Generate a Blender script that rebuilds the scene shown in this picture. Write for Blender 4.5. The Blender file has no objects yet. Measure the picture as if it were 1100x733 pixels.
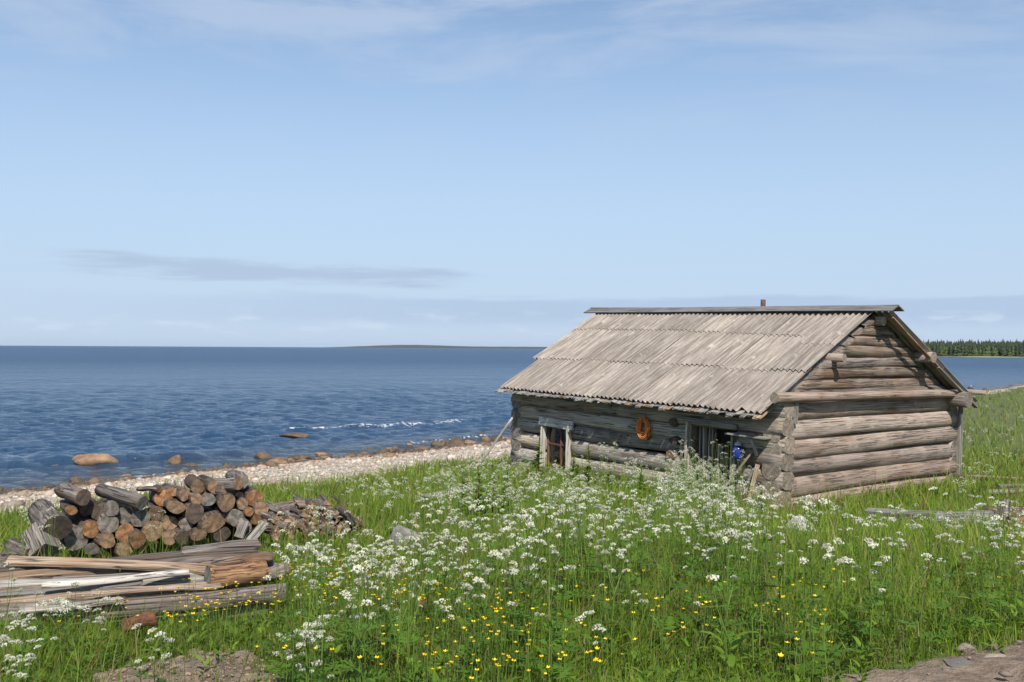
import bpy, math, random
import numpy as np
from mathutils import Matrix, Vector

rng = np.random.default_rng(7)
random.seed(7)
SC = bpy.context.scene
COL = SC.collection

# ------------------------------------------------------------------ camera
EYE = 4.2                      # metres above the water
FPX = 1070.0                   # focal length in pixels of a 1100 px wide frame
PITCH = math.atan(7.6 / 1070); ROLL = 0.0057
cp, sp = math.cos(PITCH), math.sin(PITCH)
cr, sr = math.cos(ROLL), math.sin(ROLL)
Fw = np.array([0, cp, sp]); Up = np.array([0, -sp, cp]); Rt = np.array([1.0, 0, 0])
R2 = cr * Rt + sr * Up; U2 = -sr * Rt + cr * Up
cam_d = bpy.data.cameras.new('camera'); cam = bpy.data.objects.new('camera', cam_d); COL.objects.link(cam)
cam_d.sensor_width = 36; cam_d.lens = FPX / 1100 * 36; cam_d.clip_end = 60000; cam_d.clip_start = 0.1
M = Matrix.Identity(4)
for i in range(3):
    M[i][0] = R2[i]; M[i][1] = U2[i]; M[i][2] = -Fw[i]
M[2][3] = EYE
cam.matrix_world = M
SC.camera = cam

# ------------------------------------------------------------------ light
SUN_EL = math.radians(48); SUN_AZ = math.atan2(0.09, -0.66)   # azimuth clockwise from +Y
S_DIR = Vector((math.sin(SUN_AZ) * math.cos(SUN_EL), math.cos(SUN_AZ) * math.cos(SUN_EL), math.sin(SUN_EL)))
sun_d = bpy.data.lights.new('sun', 'SUN'); sun = bpy.data.objects.new('sun', sun_d); COL.objects.link(sun)
sun_d.energy = 4.9; sun_d.angle = math.radians(0.53); sun_d.color = (1.0, 0.94, 0.86)
sun.rotation_euler = S_DIR.to_track_quat('Z', 'Y').to_euler()
SKY_STRENGTH = 0.115
SC.view_settings.view_transform = 'Standard'; SC.view_settings.look = 'None'
SC.view_settings.gamma = 1.0; SC.view_settings.use_curve_mapping = False
SC.view_settings.exposure = 0.27


# ------------------------------------------------------------------ node helpers
class NT:
    def __init__(self, tree):
        self.t = tree; self.n = tree.nodes; self.l = tree.links
    def node(self, kind, **kw):
        nd = self.n.new(kind)
        for k, v in kw.items():
            if hasattr(nd, k) and k not in nd.inputs: setattr(nd, k, v)
            else: self.put(nd.inputs[k], v)
        return nd
    def put(self, sock, v):
        if isinstance(v, bpy.types.NodeSocket): self.l.new(v, sock)
        elif v is not None:
            if sock.type == 'RGBA' and len(v) == 3: v = (*v, 1)
            sock.default_value = v
    def math(self, op, a, b=None, c=None, clamp=False):
        nd = self.n.new('ShaderNodeMath'); nd.operation = op; nd.use_clamp = clamp
        self.put(nd.inputs[0], a)
        if b is not None: self.put(nd.inputs[1], b)
        if c is not None: self.put(nd.inputs[2], c)
        return nd.outputs[0]
    def vmath(self, op, a, b=None):
        nd = self.n.new('ShaderNodeVectorMath'); nd.operation = op
        self.put(nd.inputs[0], a)
        if b is not None: self.put(nd.inputs[1], b)
        return nd.outputs[0]
    def mix(self, fac, a, b, blend='MIX'):
        nd = self.n.new('ShaderNodeMix'); nd.data_type = 'RGBA'; nd.blend_type = blend
        self.put(nd.inputs[0], fac); self.put(nd.inputs[6], a); self.put(nd.inputs[7], b)
        return nd.outputs[2]
    def noise(self, vec, scale, detail=4, rough=0.55, dist=0.0, w=None):
        nd = self.n.new('ShaderNodeTexNoise')
        self.put(nd.inputs['Vector'], vec)
        nd.inputs['Scale'].default_value = scale; nd.inputs['Detail'].default_value = detail
        nd.inputs['Roughness'].default_value = rough; nd.inputs['Distortion'].default_value = dist
        return nd.outputs[0]
    def ramp(self, fac, stops, interp='LINEAR'):
        nd = self.n.new('ShaderNodeValToRGB'); nd.color_ramp.interpolation = interp
        els = nd.color_ramp.elements
        while len(els) < len(stops): els.new(0.5)
        for e, (p, c) in zip(els, stops):
            e.position = p
            e.color = (c, c, c, 1) if isinstance(c, (int, float)) else (*c, 1)
        self.put(nd.inputs[0], fac)
        return nd.outputs[0]
    def step(self, v, a, b):
        nd = self.n.new('ShaderNodeMapRange'); nd.interpolation_type = 'SMOOTHSTEP'
        self.put(nd.inputs[0], v); nd.inputs[1].default_value = a; nd.inputs[2].default_value = b
        nd.clamp = True
        return nd.outputs[0]
    def scale(self, vec, s):
        return self.vmath('MULTIPLY', vec, s)
    def bump(self, h, strength=0.5, dist=0.02, normal=None):
        nd = self.n.new('ShaderNodeBump'); nd.inputs['Strength'].default_value = strength
        nd.inputs['Distance'].default_value = dist; self.put(nd.inputs['Height'], h)
        if normal is not None: self.put(nd.inputs['Normal'], normal)
        return nd.outputs[0]


def material(name):
    m = bpy.data.materials.new(name); m.use_nodes = True
    t = NT(m.node_tree); t.n.clear()
    out = t.n.new('ShaderNodeOutputMaterial')
    return m, t, out


def principled(t, out, col, rough=0.8, normal=None, **kw):
    p = t.n.new('ShaderNodeBsdfPrincipled')
    t.put(p.inputs['Base Color'], col); t.put(p.inputs['Roughness'], rough)
    if normal is not None: t.put(p.inputs['Normal'], normal)
    for k, v in kw.items(): t.put(p.inputs[k.replace('_', ' ')], v)
    t.l.new(p.outputs[0], out.inputs[0])
    return p


# ------------------------------------------------------------------ world
world = bpy.data.worlds.new('World'); SC.world = world; world.use_nodes = True
w = NT(world.node_tree); w.n.clear()
wo = w.n.new('ShaderNodeOutputWorld'); bg = w.n.new('ShaderNodeBackground'); w.l.new(bg.outputs[0], wo.inputs[0])
sky = w.n.new('ShaderNodeTexSky'); sky.sky_type = 'NISHITA'; sky.sun_disc = False
sky.sun_elevation = SUN_EL; sky.sun_rotation = SUN_AZ
sky.altitude = 0; sky.air_density = 1.0; sky.dust_density = 0.25; sky.ozone_density = 2.2
tc = w.n.new('ShaderNodeTexCoord'); d = tc.outputs['Generated']
sx = w.n.new('ShaderNodeSeparateXYZ'); w.put(sx.inputs[0], d)
az = w.math('ARCTAN2', sx.outputs[0], sx.outputs[1]); el = sx.outputs[2]
cv = w.n.new('ShaderNodeCombineXYZ'); w.put(cv.inputs[0], az); w.put(cv.inputs[1], el)
cv = cv.outputs[0]
def band(z0, half, soft):       # 1 inside |el - z0| < half
    return w.step(w.math('ABSOLUTE', w.math('SUBTRACT', el, z0)), half + soft, half)
k = 1 / SKY_STRENGTH
# wide thin veil high up
n1 = w.noise(w.scale(w.vmath('ADD', cv, (3.1, 0.4, 0)), (1.7, 9, 1)), 1.5, 7, 0.6, 0.5)
veil = w.math('MULTIPLY', w.step(n1, 0.44, 0.66), w.step(el, 0.15, 0.36))
col = w.mix(w.math('MULTIPLY', veil, 0.6), sky.outputs[0], (0.49 * k, 0.56 * k, 0.68 * k))
# pale air low over the water, all round
low = w.step(el, 0.44, -0.02)
col = w.mix(w.math('MULTIPLY', low, 0.93), col, (0.405 * k, 0.525 * k, 0.70 * k))
# flat grey streak
n2 = w.noise(w.scale(w.vmath('ADD', cv, (1.62, 0.0, 0)), (4.5, 50, 1)), 1.7, 6, 0.62, 0.2)
n2b = w.noise(w.scale(w.vmath('ADD', cv, (0.42, 0.0, 0)), (1, 0, 0)), 3.1, 1, 0.4)
zc_ = w.math('SUBTRACT', 0.066, w.math('MULTIPLY', az, 0.028))
pe = w.math('DIVIDE', w.math('SUBTRACT', el, zc_), 0.0125); pa = w.math('DIVIDE', w.math('ADD', az, 0.245), 0.235)
prof = w.math('SUBTRACT', w.math('SUBTRACT', 1, w.math('MULTIPLY', pe, pe)), w.math('MULTIPLY', pa, pa))
streak = w.step(w.math('ADD', prof, w.math('MULTIPLY', w.math('SUBTRACT', n2, 0.5), 3.6)), -0.15, 1.0)
col = w.mix(w.math('MULTIPLY', streak, 0.6), col, (0.335 * k, 0.42 * k, 0.56 * k))
# long bank above the horizon
n3 = w.noise(w.scale(cv, (3.0, 26, 1)), 1.8, 6, 0.6, 0.3)
top = w.math('ADD', w.math('MULTIPLY', w.math('SUBTRACT', n3, 0.5), 0.035), 0.050)
bank = w.math('MULTIPLY', w.step(w.math('SUBTRACT', el, top), 0.004, -0.004), w.step(el, 0.016, 0.034))
bank = w.math('MULTIPLY', bank, w.step(az, -0.55, 0.05))
col = w.mix(w.math('MULTIPLY', bank, 0.55), col, (0.335 * k, 0.44 * k, 0.61 * k))
# bright puffs low down
n4 = w.noise(w.scale(cv, (8, 40, 1)), 2.0, 6, 0.6)
puff = w.math('MULTIPLY', w.step(n4, 0.50, 0.66), band(0.024, 0.006, 0.012))
col = w.mix(w.math('MULTIPLY', puff, 0.5), col, (0.56 * k, 0.65 * k, 0.77 * k))
w.put(bg.inputs[0], col); bg.inputs[1].default_value = SKY_STRENGTH


# ------------------------------------------------------------------ geometry helpers
def new_mesh(name, V, Fc, mats=(), midx=None, smooth=False, attr=None):
    """V (n,3); Fc list of index tuples or an (m,k) array"""
    me = bpy.data.meshes.new(name)
    V = np.asarray(V, dtype=np.float32)
    if isinstance(Fc, np.ndarray):
        m, kk = Fc.shape
        me.vertices.add(len(V)); me.vertices.foreach_set('co', V.ravel())
        me.loops.add(m * kk); me.loops.foreach_set('vertex_index', Fc.astype(np.int32).ravel())
        me.polygons.add(m)
        me.polygons.foreach_set('loop_start', np.arange(0, m * kk, kk, dtype=np.int32))
        me.polygons.foreach_set('loop_total', np.full(m, kk, dtype=np.int32))
        me.update(calc_edges=True)
    else:
        me.from_pydata(V.tolist(), [], [tuple(f) for f in Fc])
    for mt in mats: me.materials.append(mt)
    if midx is not None: me.polygons.foreach_set('material_index', np.asarray(midx, dtype=np.int32))
    if smooth is True: me.polygons.foreach_set('use_smooth', np.ones(len(me.polygons), dtype=bool))
    elif smooth is not False: me.polygons.foreach_set('use_smooth', np.asarray(smooth, dtype=bool))
    if attr:
        for an, data in attr.items():
            data = np.asarray(data, dtype=np.float32)
            if data.ndim == 1:
                a = me.attributes.new(an, 'FLOAT', 'POINT'); a.data.foreach_set('value', data)
            else:
                a = me.attributes.new(an, 'FLOAT_COLOR', 'POINT')
                a.data.foreach_set('color', np.hstack([data, np.ones((len(data), 1), np.float32)]).ravel())
    me.update()
    return me


def add(name, data, parent=None, mat=None, label=None, cat=None, group=None, kind=None):
    o = bpy.data.objects.new(name, data); COL.objects.link(o)
    if parent is not None: o.parent = parent
    if mat is not None: o.matrix_local = mat
    if label: o['label'] = label
    if cat: o['category'] = cat
    if group: o['group'] = group
    if kind: o['kind'] = kind
    return o


def axis_matrix(p0, p1, roll=0.0):
    """local X runs from p0 to p1"""
    p0 = Vector(p0); p1 = Vector(p1)
    x = (p1 - p0).normalized()
    up = Vector((0, 0, 1)) if abs(x.z) < 0.95 else Vector((0, 1, 0))
    y = up.cross(x).normalized(); z = x.cross(y)
    m = Matrix((x, y, z)).transposed().to_4x4()
    m = m @ Matrix.Rotation(roll, 4, 'X')
    m.translation = p0
    return m


def log_mesh(name, L, r0, r1, mats, seg=14, n=7, wob=0.05, bend=0.0, seed=0, squash=1.0, cut=0.0, slant=0.0, sq=1.0):
    g = np.random.default_rng(abs(int(seed)))
    ph = g.uniform(0, 6.28, 8)
    a = np.linspace(0, 2 * np.pi, seg, endpoint=False)
    V = []
    for i in range(n):
        t = i / (n - 1)
        r = r0 + (r1 - r0) * t
        rr = r * (1 + wob * (np.sin(2 * a + ph[0] + 2 * t) * .7 + np.sin(3 * a + ph[1]) * .6 + .5 * np.sin(5 * a + ph[2] + 3 * t)
                             + .6 * np.sin(t * 7 + ph[3]) + .5 * np.sin(t * 15 + a + ph[4])))
        by = bend * math.sin(math.pi * t + ph[5] * .1); bz = bend * .6 * math.sin(2 * t * math.pi + ph[6])
        xs = L * t + cut * r * np.cos(a + ph[7]) * (1 if i == n - 1 else -1 if i == 0 else 0)
        ca_, sa_ = np.cos(a), np.sin(a)
        V.append(np.stack([np.full(seg, 0.0) + xs, rr * np.sign(ca_) * np.abs(ca_) ** sq + by, rr * np.sign(sa_) * np.abs(sa_) ** sq * squash + bz], 1))
    if slant:
        V[0][:, 0] += V[0][:, 2] / slant; V[-1][:, 0] -= V[-1][:, 2] / slant
    V = np.concatenate(V)
    Fc = []; mi = []; sm = []
    for i in range(n - 1):
        for j in range(seg):
            j2 = (j + 1) % seg
            Fc.append((i * seg + j, i * seg + j2, (i + 1) * seg + j2, (i + 1) * seg + j)); mi.append(0); sm.append(True)
    Fc.append(tuple(range(seg))[::-1]); mi.append(1); sm.append(False)
    Fc.append(tuple((n - 1) * seg + j for j in range(seg))); mi.append(1); sm.append(False)
    return new_mesh(name, V, Fc, mats, mi, sm)


def plank_mesh(name, L, w_, th, mats, seed=0, n=6, warp=0.01, ragged=0.0, bev=0.12):
    """board along +X, width along Y, thickness along Z, chamfered and a little warped"""
    g = np.random.default_rng(abs(int(seed))); ph = g.uniform(0, 6.28, 6)
    b = th * bev + 0.002
    prof = [(-w_/2 + b, -th/2), (w_/2 - b, -th/2), (w_/2, -th/2 + b), (w_/2, th/2 - b), (w_/2 - b, th/2), (-w_/2 + b, th/2), (-w_/2, th/2 - b), (-w_/2, -th/2 + b)]
    V = []
    for i in range(n):
        t = i / (n - 1)
        for (y, z) in prof:
            k1 = 1 + .05 * math.sin(t * 9 + ph[0] + (2 if y > 0 else 0))
            x = L * t
            if ragged and i in (0, n - 1): x += g.uniform(-1, 1) * ragged
            V.append((x, y * k1 + warp * math.sin(t * 3.1 + ph[1]), z + warp * .8 * math.sin(t * 4 + ph[2]) + warp * .5 * (y / w_) * math.sin(t * 5 + ph[3])))
    Fc = []; mi = []
    for i in range(n - 1):
        for j in range(8):
            j2 = (j + 1) % 8
            Fc.append((i*8+j, i*8+j2, (i+1)*8+j2, (i+1)*8+j)); mi.append(0)
    Fc.append(tuple(range(8))[::-1]); Fc.append(tuple((n-1)*8+j for j in range(8))); mi += [min(1, len(mats)-1)] * 2
    return new_mesh(name, V, Fc, mats, mi)


ICO = None
def ico(sub=1):
    import bmesh
    bm = bmesh.new(); bmesh.ops.create_icosphere(bm, subdivisions=sub, radius=1)
    V = np.array([v.co[:] for v in bm.verts]); Fc = np.array([[v.index for v in f.verts] for f in bm.faces]); bm.free()
    return V, Fc
ICO1 = ico(1); ICO3 = ico(3)

def rock_mesh(name, size, mat, seed=0, rough=0.22):
    g = np.random.default_rng(abs(int(seed)))
    V, Fc = ICO3; V = V.copy()
    off = np.zeros(len(V))
    for k_ in range(10):
        dv = g.normal(size=3); dv /= np.linalg.norm(dv)
        off += rough * g.uniform(.2, 1) * .5 * np.sin(V @ dv * g.uniform(1.5, 5) + g.uniform(0, 6.28))
    for k_ in range(16):          # facets
        dv = g.normal(size=3); dv /= np.linalg.norm(dv); c = g.uniform(.5, .85)
        dd = V @ dv; V = np.where((dd > c)[:, None], V - (dd - c)[:, None] * dv * .85, V)
    V = V * (1 + off[:, None] * .6) * np.asarray(size)
    return new_mesh(name, V, Fc, [mat], None, True)


# ------------------------------------------------------------------ pixel rays -> world (used once to lay the place out)
def ray(px, py):
    xi = np.asarray(px, float) - 550; yi = np.asarray(py, float) - 366.5
    x = cr * xi + sr * yi; y = -sr * xi + cr * yi
    return (x / FPX)[..., None] * Rt - (y / FPX)[..., None] * Up + Fw
def at(px, py, Y):
    dd = ray(px, py); dd = dd / dd[..., 1:2] * np.asarray(Y, float)[..., None]
    return dd + np.array([0, 0, EYE])


# ------------------------------------------------------------------ terrain
ctl = [(1000, 733, 4.8), (550, 733, 5.0), (50, 733, 5.3), (1090, 690, 5.6), (150, 667, 8.0), (300, 645, 8.6), (30, 606, 12.4), (200, 596, 12.9), (380, 580, 13.5),
       (834, 551, 17.9), (1000, 523, 21.7), (560, 500, 23.6), (700, 592, 11.5), (450, 562, 15), (900, 590, 12.0), (1090, 560, 14.5), (1060, 520, 21),
       (0, 556, 18), (300, 527, 24), (480, 506, 30), (1100, 480, 33), (1080, 432, 66), (1060, 540, 18), (640, 660, 7.2)]
CX = np.array([at(*c)[:2] for c in ctl] + [(0, -1), (6, 2), (-6, 2), (0, -12), (-25, -10), (25, -10), (-30, 8), (30, 10), (36, 25), (60, 50), (100, 80), (100, 20), (0, -80), (-80, -80), (80, -60)])
CZ = np.array([at(*c)[2] for c in ctl] + [2.6, 2.65, 2.45, 2.7, 2.2, 2.8, 1.4, 2.2, 1.4, 1.2, 1.3, 2.5, 4, 3, 4])
def tps_k(r2): return np.where(r2 > 1e-9, .5 * r2 * np.log(np.maximum(r2, 1e-9)), 0)
_n = len(CX)
K = tps_k(((CX[:, None] - CX[None]) ** 2).sum(-1)) + np.eye(_n) * 0.6
P_ = np.hstack([np.ones((_n, 1)), CX])
sol = np.linalg.solve(np.block([[K, P_], [P_.T, np.zeros((3, 3))]]), np.concatenate([CZ, np.zeros(3)]))
def shore_s(X, Y):
    ys = np.where(X < 5, 45 + X, 50 + (X - 5) * 1.25) + 1.3 * np.sin(X * .21 + 1) + .6 * np.sin(X * .53)
    return (Y - ys) / 1.5
def ground(X, Y):
    X = np.asarray(X, float); Y = np.asarray(Y, float)
    r = np.hypot(X, Y); f = np.minimum(1, 110 / np.maximum(r, 1e-6))
    x, y = X * f, Y * f
    shp = x.shape; x = x.ravel(); y = y.ravel(); z = np.empty(len(x))
    for a in range(0, len(x), 20000):
        q = np.stack([x[a:a+20000], y[a:a+20000]], 1)
        z[a:a+20000] = tps_k(((q[:, None] - CX[None]) ** 2).sum(-1)) @ sol[:_n] + sol[_n] + q @ sol[_n+1:]
    z = z.reshape(shp)
    z = np.clip(z, .6, 5)
    s = shore_s(X, Y)
    prof = np.clip(-s * .085, -4, 40)
    kk = .35
    h = np.clip(.5 + .5 * (prof - z) / kk, 0, 1)
    z = prof * (1 - h) + z * h - kk * h * (1 - h)
    z = z + .025 * np.sin(X * 1.7 + Y * .6) * np.sin(Y * 1.3 - X * .4) + .015 * np.sin(X * 4.1 + 2) * np.sin(Y * 3.7)
    return z
def g1(x, y): return float(ground(np.array([x]), np.array([y]))[0])
_YS = np.concatenate([np.arange(3, 30, .05), np.arange(30, 140, .3)])
def hit(px, py, h=0.0):
    """where a ray meets the ground raised by h"""
    dd = ray(px, py); P = dd[None] / dd[1] * _YS[:, None] + np.array([0, 0, EYE])
    below = P[:, 2] < ground(P[:, 0], P[:, 1]) + h
    i = int(np.argmax(below)) if below.any() else len(_YS) - 1
    return P[i]

def front_hit(px, py, off):
    dd = ray(px, py); a = dd[0] / dd[1]
    Y = (-off + HA.x * d2.x + HA.y * d2.y) / (a * d2.x + d2.y); X = a * Y
    u, v = hut_uv(X, Y)
    return X, Y, float(v), EYE + dd[2] / dd[1] * Y - g1(X, Y)

# dirt path (in front and to the right of the camera) and a bare patch, as world outlines
PATH = [tuple(hit(*q)[:2]) for q in [(905, 733), (950, 725), (990, 716), (1030, 706), (1075, 698), (1130, 688)]]
PATH = PATH + [(9.0, 7.2), (16, 10.0), (17, 7), (9, 3.6), (4, .4), (2, -3), (-1.2, -3), (.6, 1.8), (1.35, 4.2)]
PATCH = [tuple(hit(*q)[:2]) for q in [(112, 729), (160, 722), (200, 713), (228, 705), (258, 708), (282, 718), (300, 731)]] + [(-1.3, 4.5), (-1.8, 4.4), (-2.3, 4.7)]
def inside(poly, X, Y):
    X = np.asarray(X); Y = np.asarray(Y); res = np.zeros(X.shape, bool)
    n = len(poly)
    for i in range(n):
        x0, y0 = poly[i]; x1, y1 = poly[(i + 1) % n]
        c = ((y0 > Y) != (y1 > Y)) & (X < (x1 - x0) * (Y - y0) / (y1 - y0 + 1e-12) + x0)
        res ^= c
    return res

# hut frame
TH = math.radians(52.06); HL, HW = 7.46, 5.97
HA = Vector(((834 - 550) / FPX * 18, 18, EYE - 2.95))
d2 = Vector((math.sin(TH), math.cos(TH), 0)); d1 = Vector((-math.cos(TH), math.sin(TH), 0.023))
HUTM = Matrix((d2, d1.normalized(), d2.cross(d1.normalized()))).transposed().to_4x4(); HUTM.translation = HA
def hut_uv(X, Y):
    dx = np.asarray(X) - HA.x; dy = np.asarray(Y) - HA.y
    return dx * d2.x + dy * d2.y, dx * d1.x + dy * d1.y
def in_hut(X, Y, m=0.12):
    u, v = hut_uv(X, Y)
    return (u > -m) & (u < HW + m) & (v > -m) & (v < HL + m)
def beach_limit(X, Y):          # s value where grass gives way to stones, wavering
    return -9.6 + 1.1 * np.sin(X * .7 + Y * .3) + .7 * np.sin(X * 1.9 - Y) + np.clip((X - 6) * .14, 0, 7.5)

# ------------------------------------------------------------------ materials
def wood(name, light, dark, brown=(0.2, 0.12, 0.07), bamt=0.35, bstr=0.6, lo=0.3, hi=0.7, camt=.85, vr=.5):
    m, t, out = material(name)
    tc = t.n.new('ShaderNodeTexCoord'); oi = t.n.new('ShaderNodeObjectInfo')
    v = t.vmath('ADD', tc.outputs['Object'], t.vmath('MULTIPLY', t.n.new('ShaderNodeCombineXYZ').outputs[0], (0, 0, 0)))
    rv = t.n.new('ShaderNodeCombineXYZ')
    r = oi.outputs['Random']
    t.put(rv.inputs[0], t.math('MULTIPLY', r, 37.0)); t.put(rv.inputs[1], t.math('MULTIPLY', r, 11.0)); t.put(rv.inputs[2], t.math('MULTIPLY', r, 23.0))
    v = t.vmath('ADD', v, rv.outputs[0])
    g = t.noise(t.scale(v, (0.8, 17, 17)), 2.2, 6, 0.62, 0.35)
    big = t.noise(t.scale(v, (0.8, 3, 3)), 1.3, 3, 0.5, 0.6)
    crk = t.noise(t.scale(v, (0.30, 20, 20)), 1.6, 3, 0.5, 0.25)
    crack = t.step(t.math('ABSOLUTE', t.math('SUBTRACT', crk, 0.5)), 0.034, 0.004)
    crack = t.math('MULTIPLY', crack, t.step(t.noise(v, 1.7, 2), 0.36, 0.52))
    knot = t.step(t.noise(t.scale(v, (2.2, 4, 4)), 2.0, 2, 0.4), 0.68, 0.78)
    c = t.mix(t.step(g, lo, hi), dark, light)
    c = t.mix(t.math('MULTIPLY', t.step(big, 0.45, 0.68), bamt * 2), c, t.mix(t.step(g, .3, .7), tuple(x * .55 for x in brown), brown))
    c = t.mix(t.math('MULTIPLY', knot, .7), c, tuple(x * .35 for x in brown))
    c = t.mix(t.math('MULTIPLY', crack, camt), c, (0.012, 0.010, 0.008))
    val = t.math('ADD', t.math('MULTIPLY', r, vr), 1 - vr / 2)
    hsv = t.n.new('ShaderNodeHueSaturation'); t.put(hsv.inputs['Color'], c); t.put(hsv.inputs['Value'], val)
    t.put(hsv.inputs['Saturation'], t.math('ADD', .75, t.math('MULTIPLY', t.math('FRACT', t.math('MULTIPLY', r, 7.3)), .5)))
    h = t.math('SUBTRACT', g, t.math('MULTIPLY', crack, 1.2))
    principled(t, out, hsv.outputs[0], 0.85, t.bump(h, bstr, 0.02))
    return m

def log_end(name, a, b):
    m, t, out = material(name)
    tc = t.n.new('ShaderNodeTexCoord'); oi = t.n.new('ShaderNodeObjectInfo'); r = oi.outputs['Random']
    s = t.n.new('ShaderNodeSeparateXYZ'); t.put(s.inputs[0], tc.outputs['Object'])
    n = t.noise(t.vmath('ADD', tc.outputs['Object'], (3, 1, 7)), 9, 4)
    y, z = s.outputs[1], s.outputs[2]
    rad = t.math('SQRT', t.math('ADD', t.math('MULTIPLY', y, y), t.math('MULTIPLY', z, z)))
    ring = t.math('SINE', t.math('MULTIPLY', t.math('ADD', rad, t.math('MULTIPLY', n, .02)), 420))
    ang = t.math('ADD', t.math('ARCTAN2', y, z), t.math('MULTIPLY', r, 40))
    cv = t.n.new('ShaderNodeCombineXYZ'); t.put(cv.inputs[0], ang); t.put(cv.inputs[1], t.math('MULTIPLY', rad, 3))
    sp_ = t.noise(cv.outputs[0], 2.4, 3, .6)
    crack = t.step(t.math('ABSOLUTE', t.math('SUBTRACT', sp_, .5)), .02, .0)
    c = t.mix(t.step(t.noise(tc.outputs['Object'], 14, 4), .3, .7), a, b)
    c = t.mix(t.math('MULTIPLY', t.math('ADD', t.math('MULTIPLY', ring, .5), .5), .22), c, tuple(x * .3 for x in a))
    c = t.mix(t.math('MULTIPLY', crack, .8), c, (.01, .008, .006))
    hsv = t.n.new('ShaderNodeHueSaturation'); t.put(hsv.inputs['Color'], c)
    t.put(hsv.inputs['Value'], t.math('ADD', t.math('MULTIPLY', r, .6), .7))
    principled(t, out, hsv.outputs[0], .9, t.bump(t.math('SUBTRACT', t.math('MULTIPLY', ring, .1), crack), .5, .01))
    return m

M_GABLE = wood('weathered_log_bleached', (0.40, 0.32, 0.26), (0.225, 0.172, 0.135), (0.28, 0.18, 0.12), .34, .8, .2, .8, .6, .6)  # beige wood colour, more bleached than the upper gable logs
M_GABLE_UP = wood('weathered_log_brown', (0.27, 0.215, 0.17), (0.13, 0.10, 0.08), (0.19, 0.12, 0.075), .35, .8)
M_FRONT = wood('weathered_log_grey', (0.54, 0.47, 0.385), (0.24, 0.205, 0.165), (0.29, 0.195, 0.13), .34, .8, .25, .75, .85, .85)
M_BOARD = wood('grey_board', (0.34, 0.32, 0.29), (0.17, 0.16, 0.14), (0.22, 0.16, 0.11), .18)
M_TAN = wood('tan_plank', (0.40, 0.29, 0.19), (0.21, 0.14, 0.09), (0.30, 0.15, 0.07), .3)
M_BARK = wood('grey_bark', (0.27, 0.235, 0.20), (0.085, 0.07, 0.058), (0.16, 0.10, 0.065), .45, 1.0)
M_DARKBARK = wood('dark_bark', (0.14, 0.105, 0.08), (0.05, 0.04, 0.032), (0.13, 0.07, 0.04), .4, 1.0)
M_ORANGEW = wood('orange_rotten_wood', (0.42, 0.23, 0.10), (0.20, 0.10, 0.045), (0.30, 0.13, 0.05), .35, .9)
M_PALE = wood('pale_pole', (0.62, 0.58, 0.51), (0.40, 0.36, 0.30), (0.30, 0.2, 0.14), .15)
M_REDB = wood('red_brown_wood', (0.24, 0.11, 0.06), (0.10, 0.045, 0.03), (0.2, 0.08, 0.04), .3)
E_HUT = log_end('cut_end_hut', (0.22, 0.175, 0.135), (0.38, 0.31, 0.24))
E_GREY = log_end('cut_end_grey', (0.10, 0.085, 0.07), (0.25, 0.22, 0.19))
E_TAN = log_end('cut_end_tan', (0.14, 0.085, 0.05), (0.32, 0.205, 0.12))
E_ORANGE = log_end('cut_end_orange', (0.15, 0.07, 0.03), (0.36, 0.18, 0.075))
E_DARK = log_end('cut_end_dark', (0.05, 0.038, 0.03), (0.12, 0.085, 0.06))

# asbestos cement
m, t, out = material('asbestos_cement'); M_ROOF = m
tc = t.n.new('ShaderNodeTexCoord'); oi = t.n.new('ShaderNodeObjectInfo'); r = oi.outputs['Random']
cx = t.n.new('ShaderNodeCombineXYZ'); t.put(cx.inputs[0], t.math('MULTIPLY', r, 31)); t.put(cx.inputs[1], t.math('MULTIPLY', r, 17))
v = t.vmath('ADD', tc.outputs['Object'], cx.outputs[0])
st = t.noise(t.scale(v, (15, 0.6, 1)), 2.0, 6, .65, .2)
sp1 = t.noise(v, 26, 5, .65)
c = t.mix(t.step(st, .34, .66), (0.16, 0.135, 0.115), (0.385, 0.34, 0.295))
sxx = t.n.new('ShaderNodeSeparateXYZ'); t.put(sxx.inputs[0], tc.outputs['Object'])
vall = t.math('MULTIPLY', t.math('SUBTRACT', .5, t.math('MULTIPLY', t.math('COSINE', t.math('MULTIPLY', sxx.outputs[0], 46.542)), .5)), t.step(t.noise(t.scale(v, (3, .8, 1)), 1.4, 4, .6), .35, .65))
c = t.mix(t.math('MULTIPLY', vall, .6), c, (0.13, 0.105, 0.085))  # grime plus corrugation shading, both painted dark into the valleys
c = t.mix(t.math('MULTIPLY', t.step(t.noise(v, 1.6, 5, .65), .48, .7), .5), c, (0.14, 0.12, 0.10))
c = t.mix(t.math('MULTIPLY', t.step(sp1, .42, .7), .55), c, (0.20, 0.17, 0.135))
c = t.mix(t.math('MULTIPLY', t.step(t.noise(v, 3.2, 4, .6), .60, .76), .5), c, (0.58, 0.55, 0.50))
c = t.mix(t.math('MULTIPLY', t.step(t.noise(t.vmath('ADD', v, (9, 4, 2)), 5, 4, .6), .68, .76), .6), c, (0.45, 0.26, 0.09))
hs = t.n.new('ShaderNodeHueSaturation'); t.put(hs.inputs['Color'], c); t.put(hs.inputs['Value'], t.math('ADD', .83, t.math('MULTIPLY', r, .34)))
principled(t, out, hs.outputs[0], .92, t.bump(sp1, .35, .01))

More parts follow.
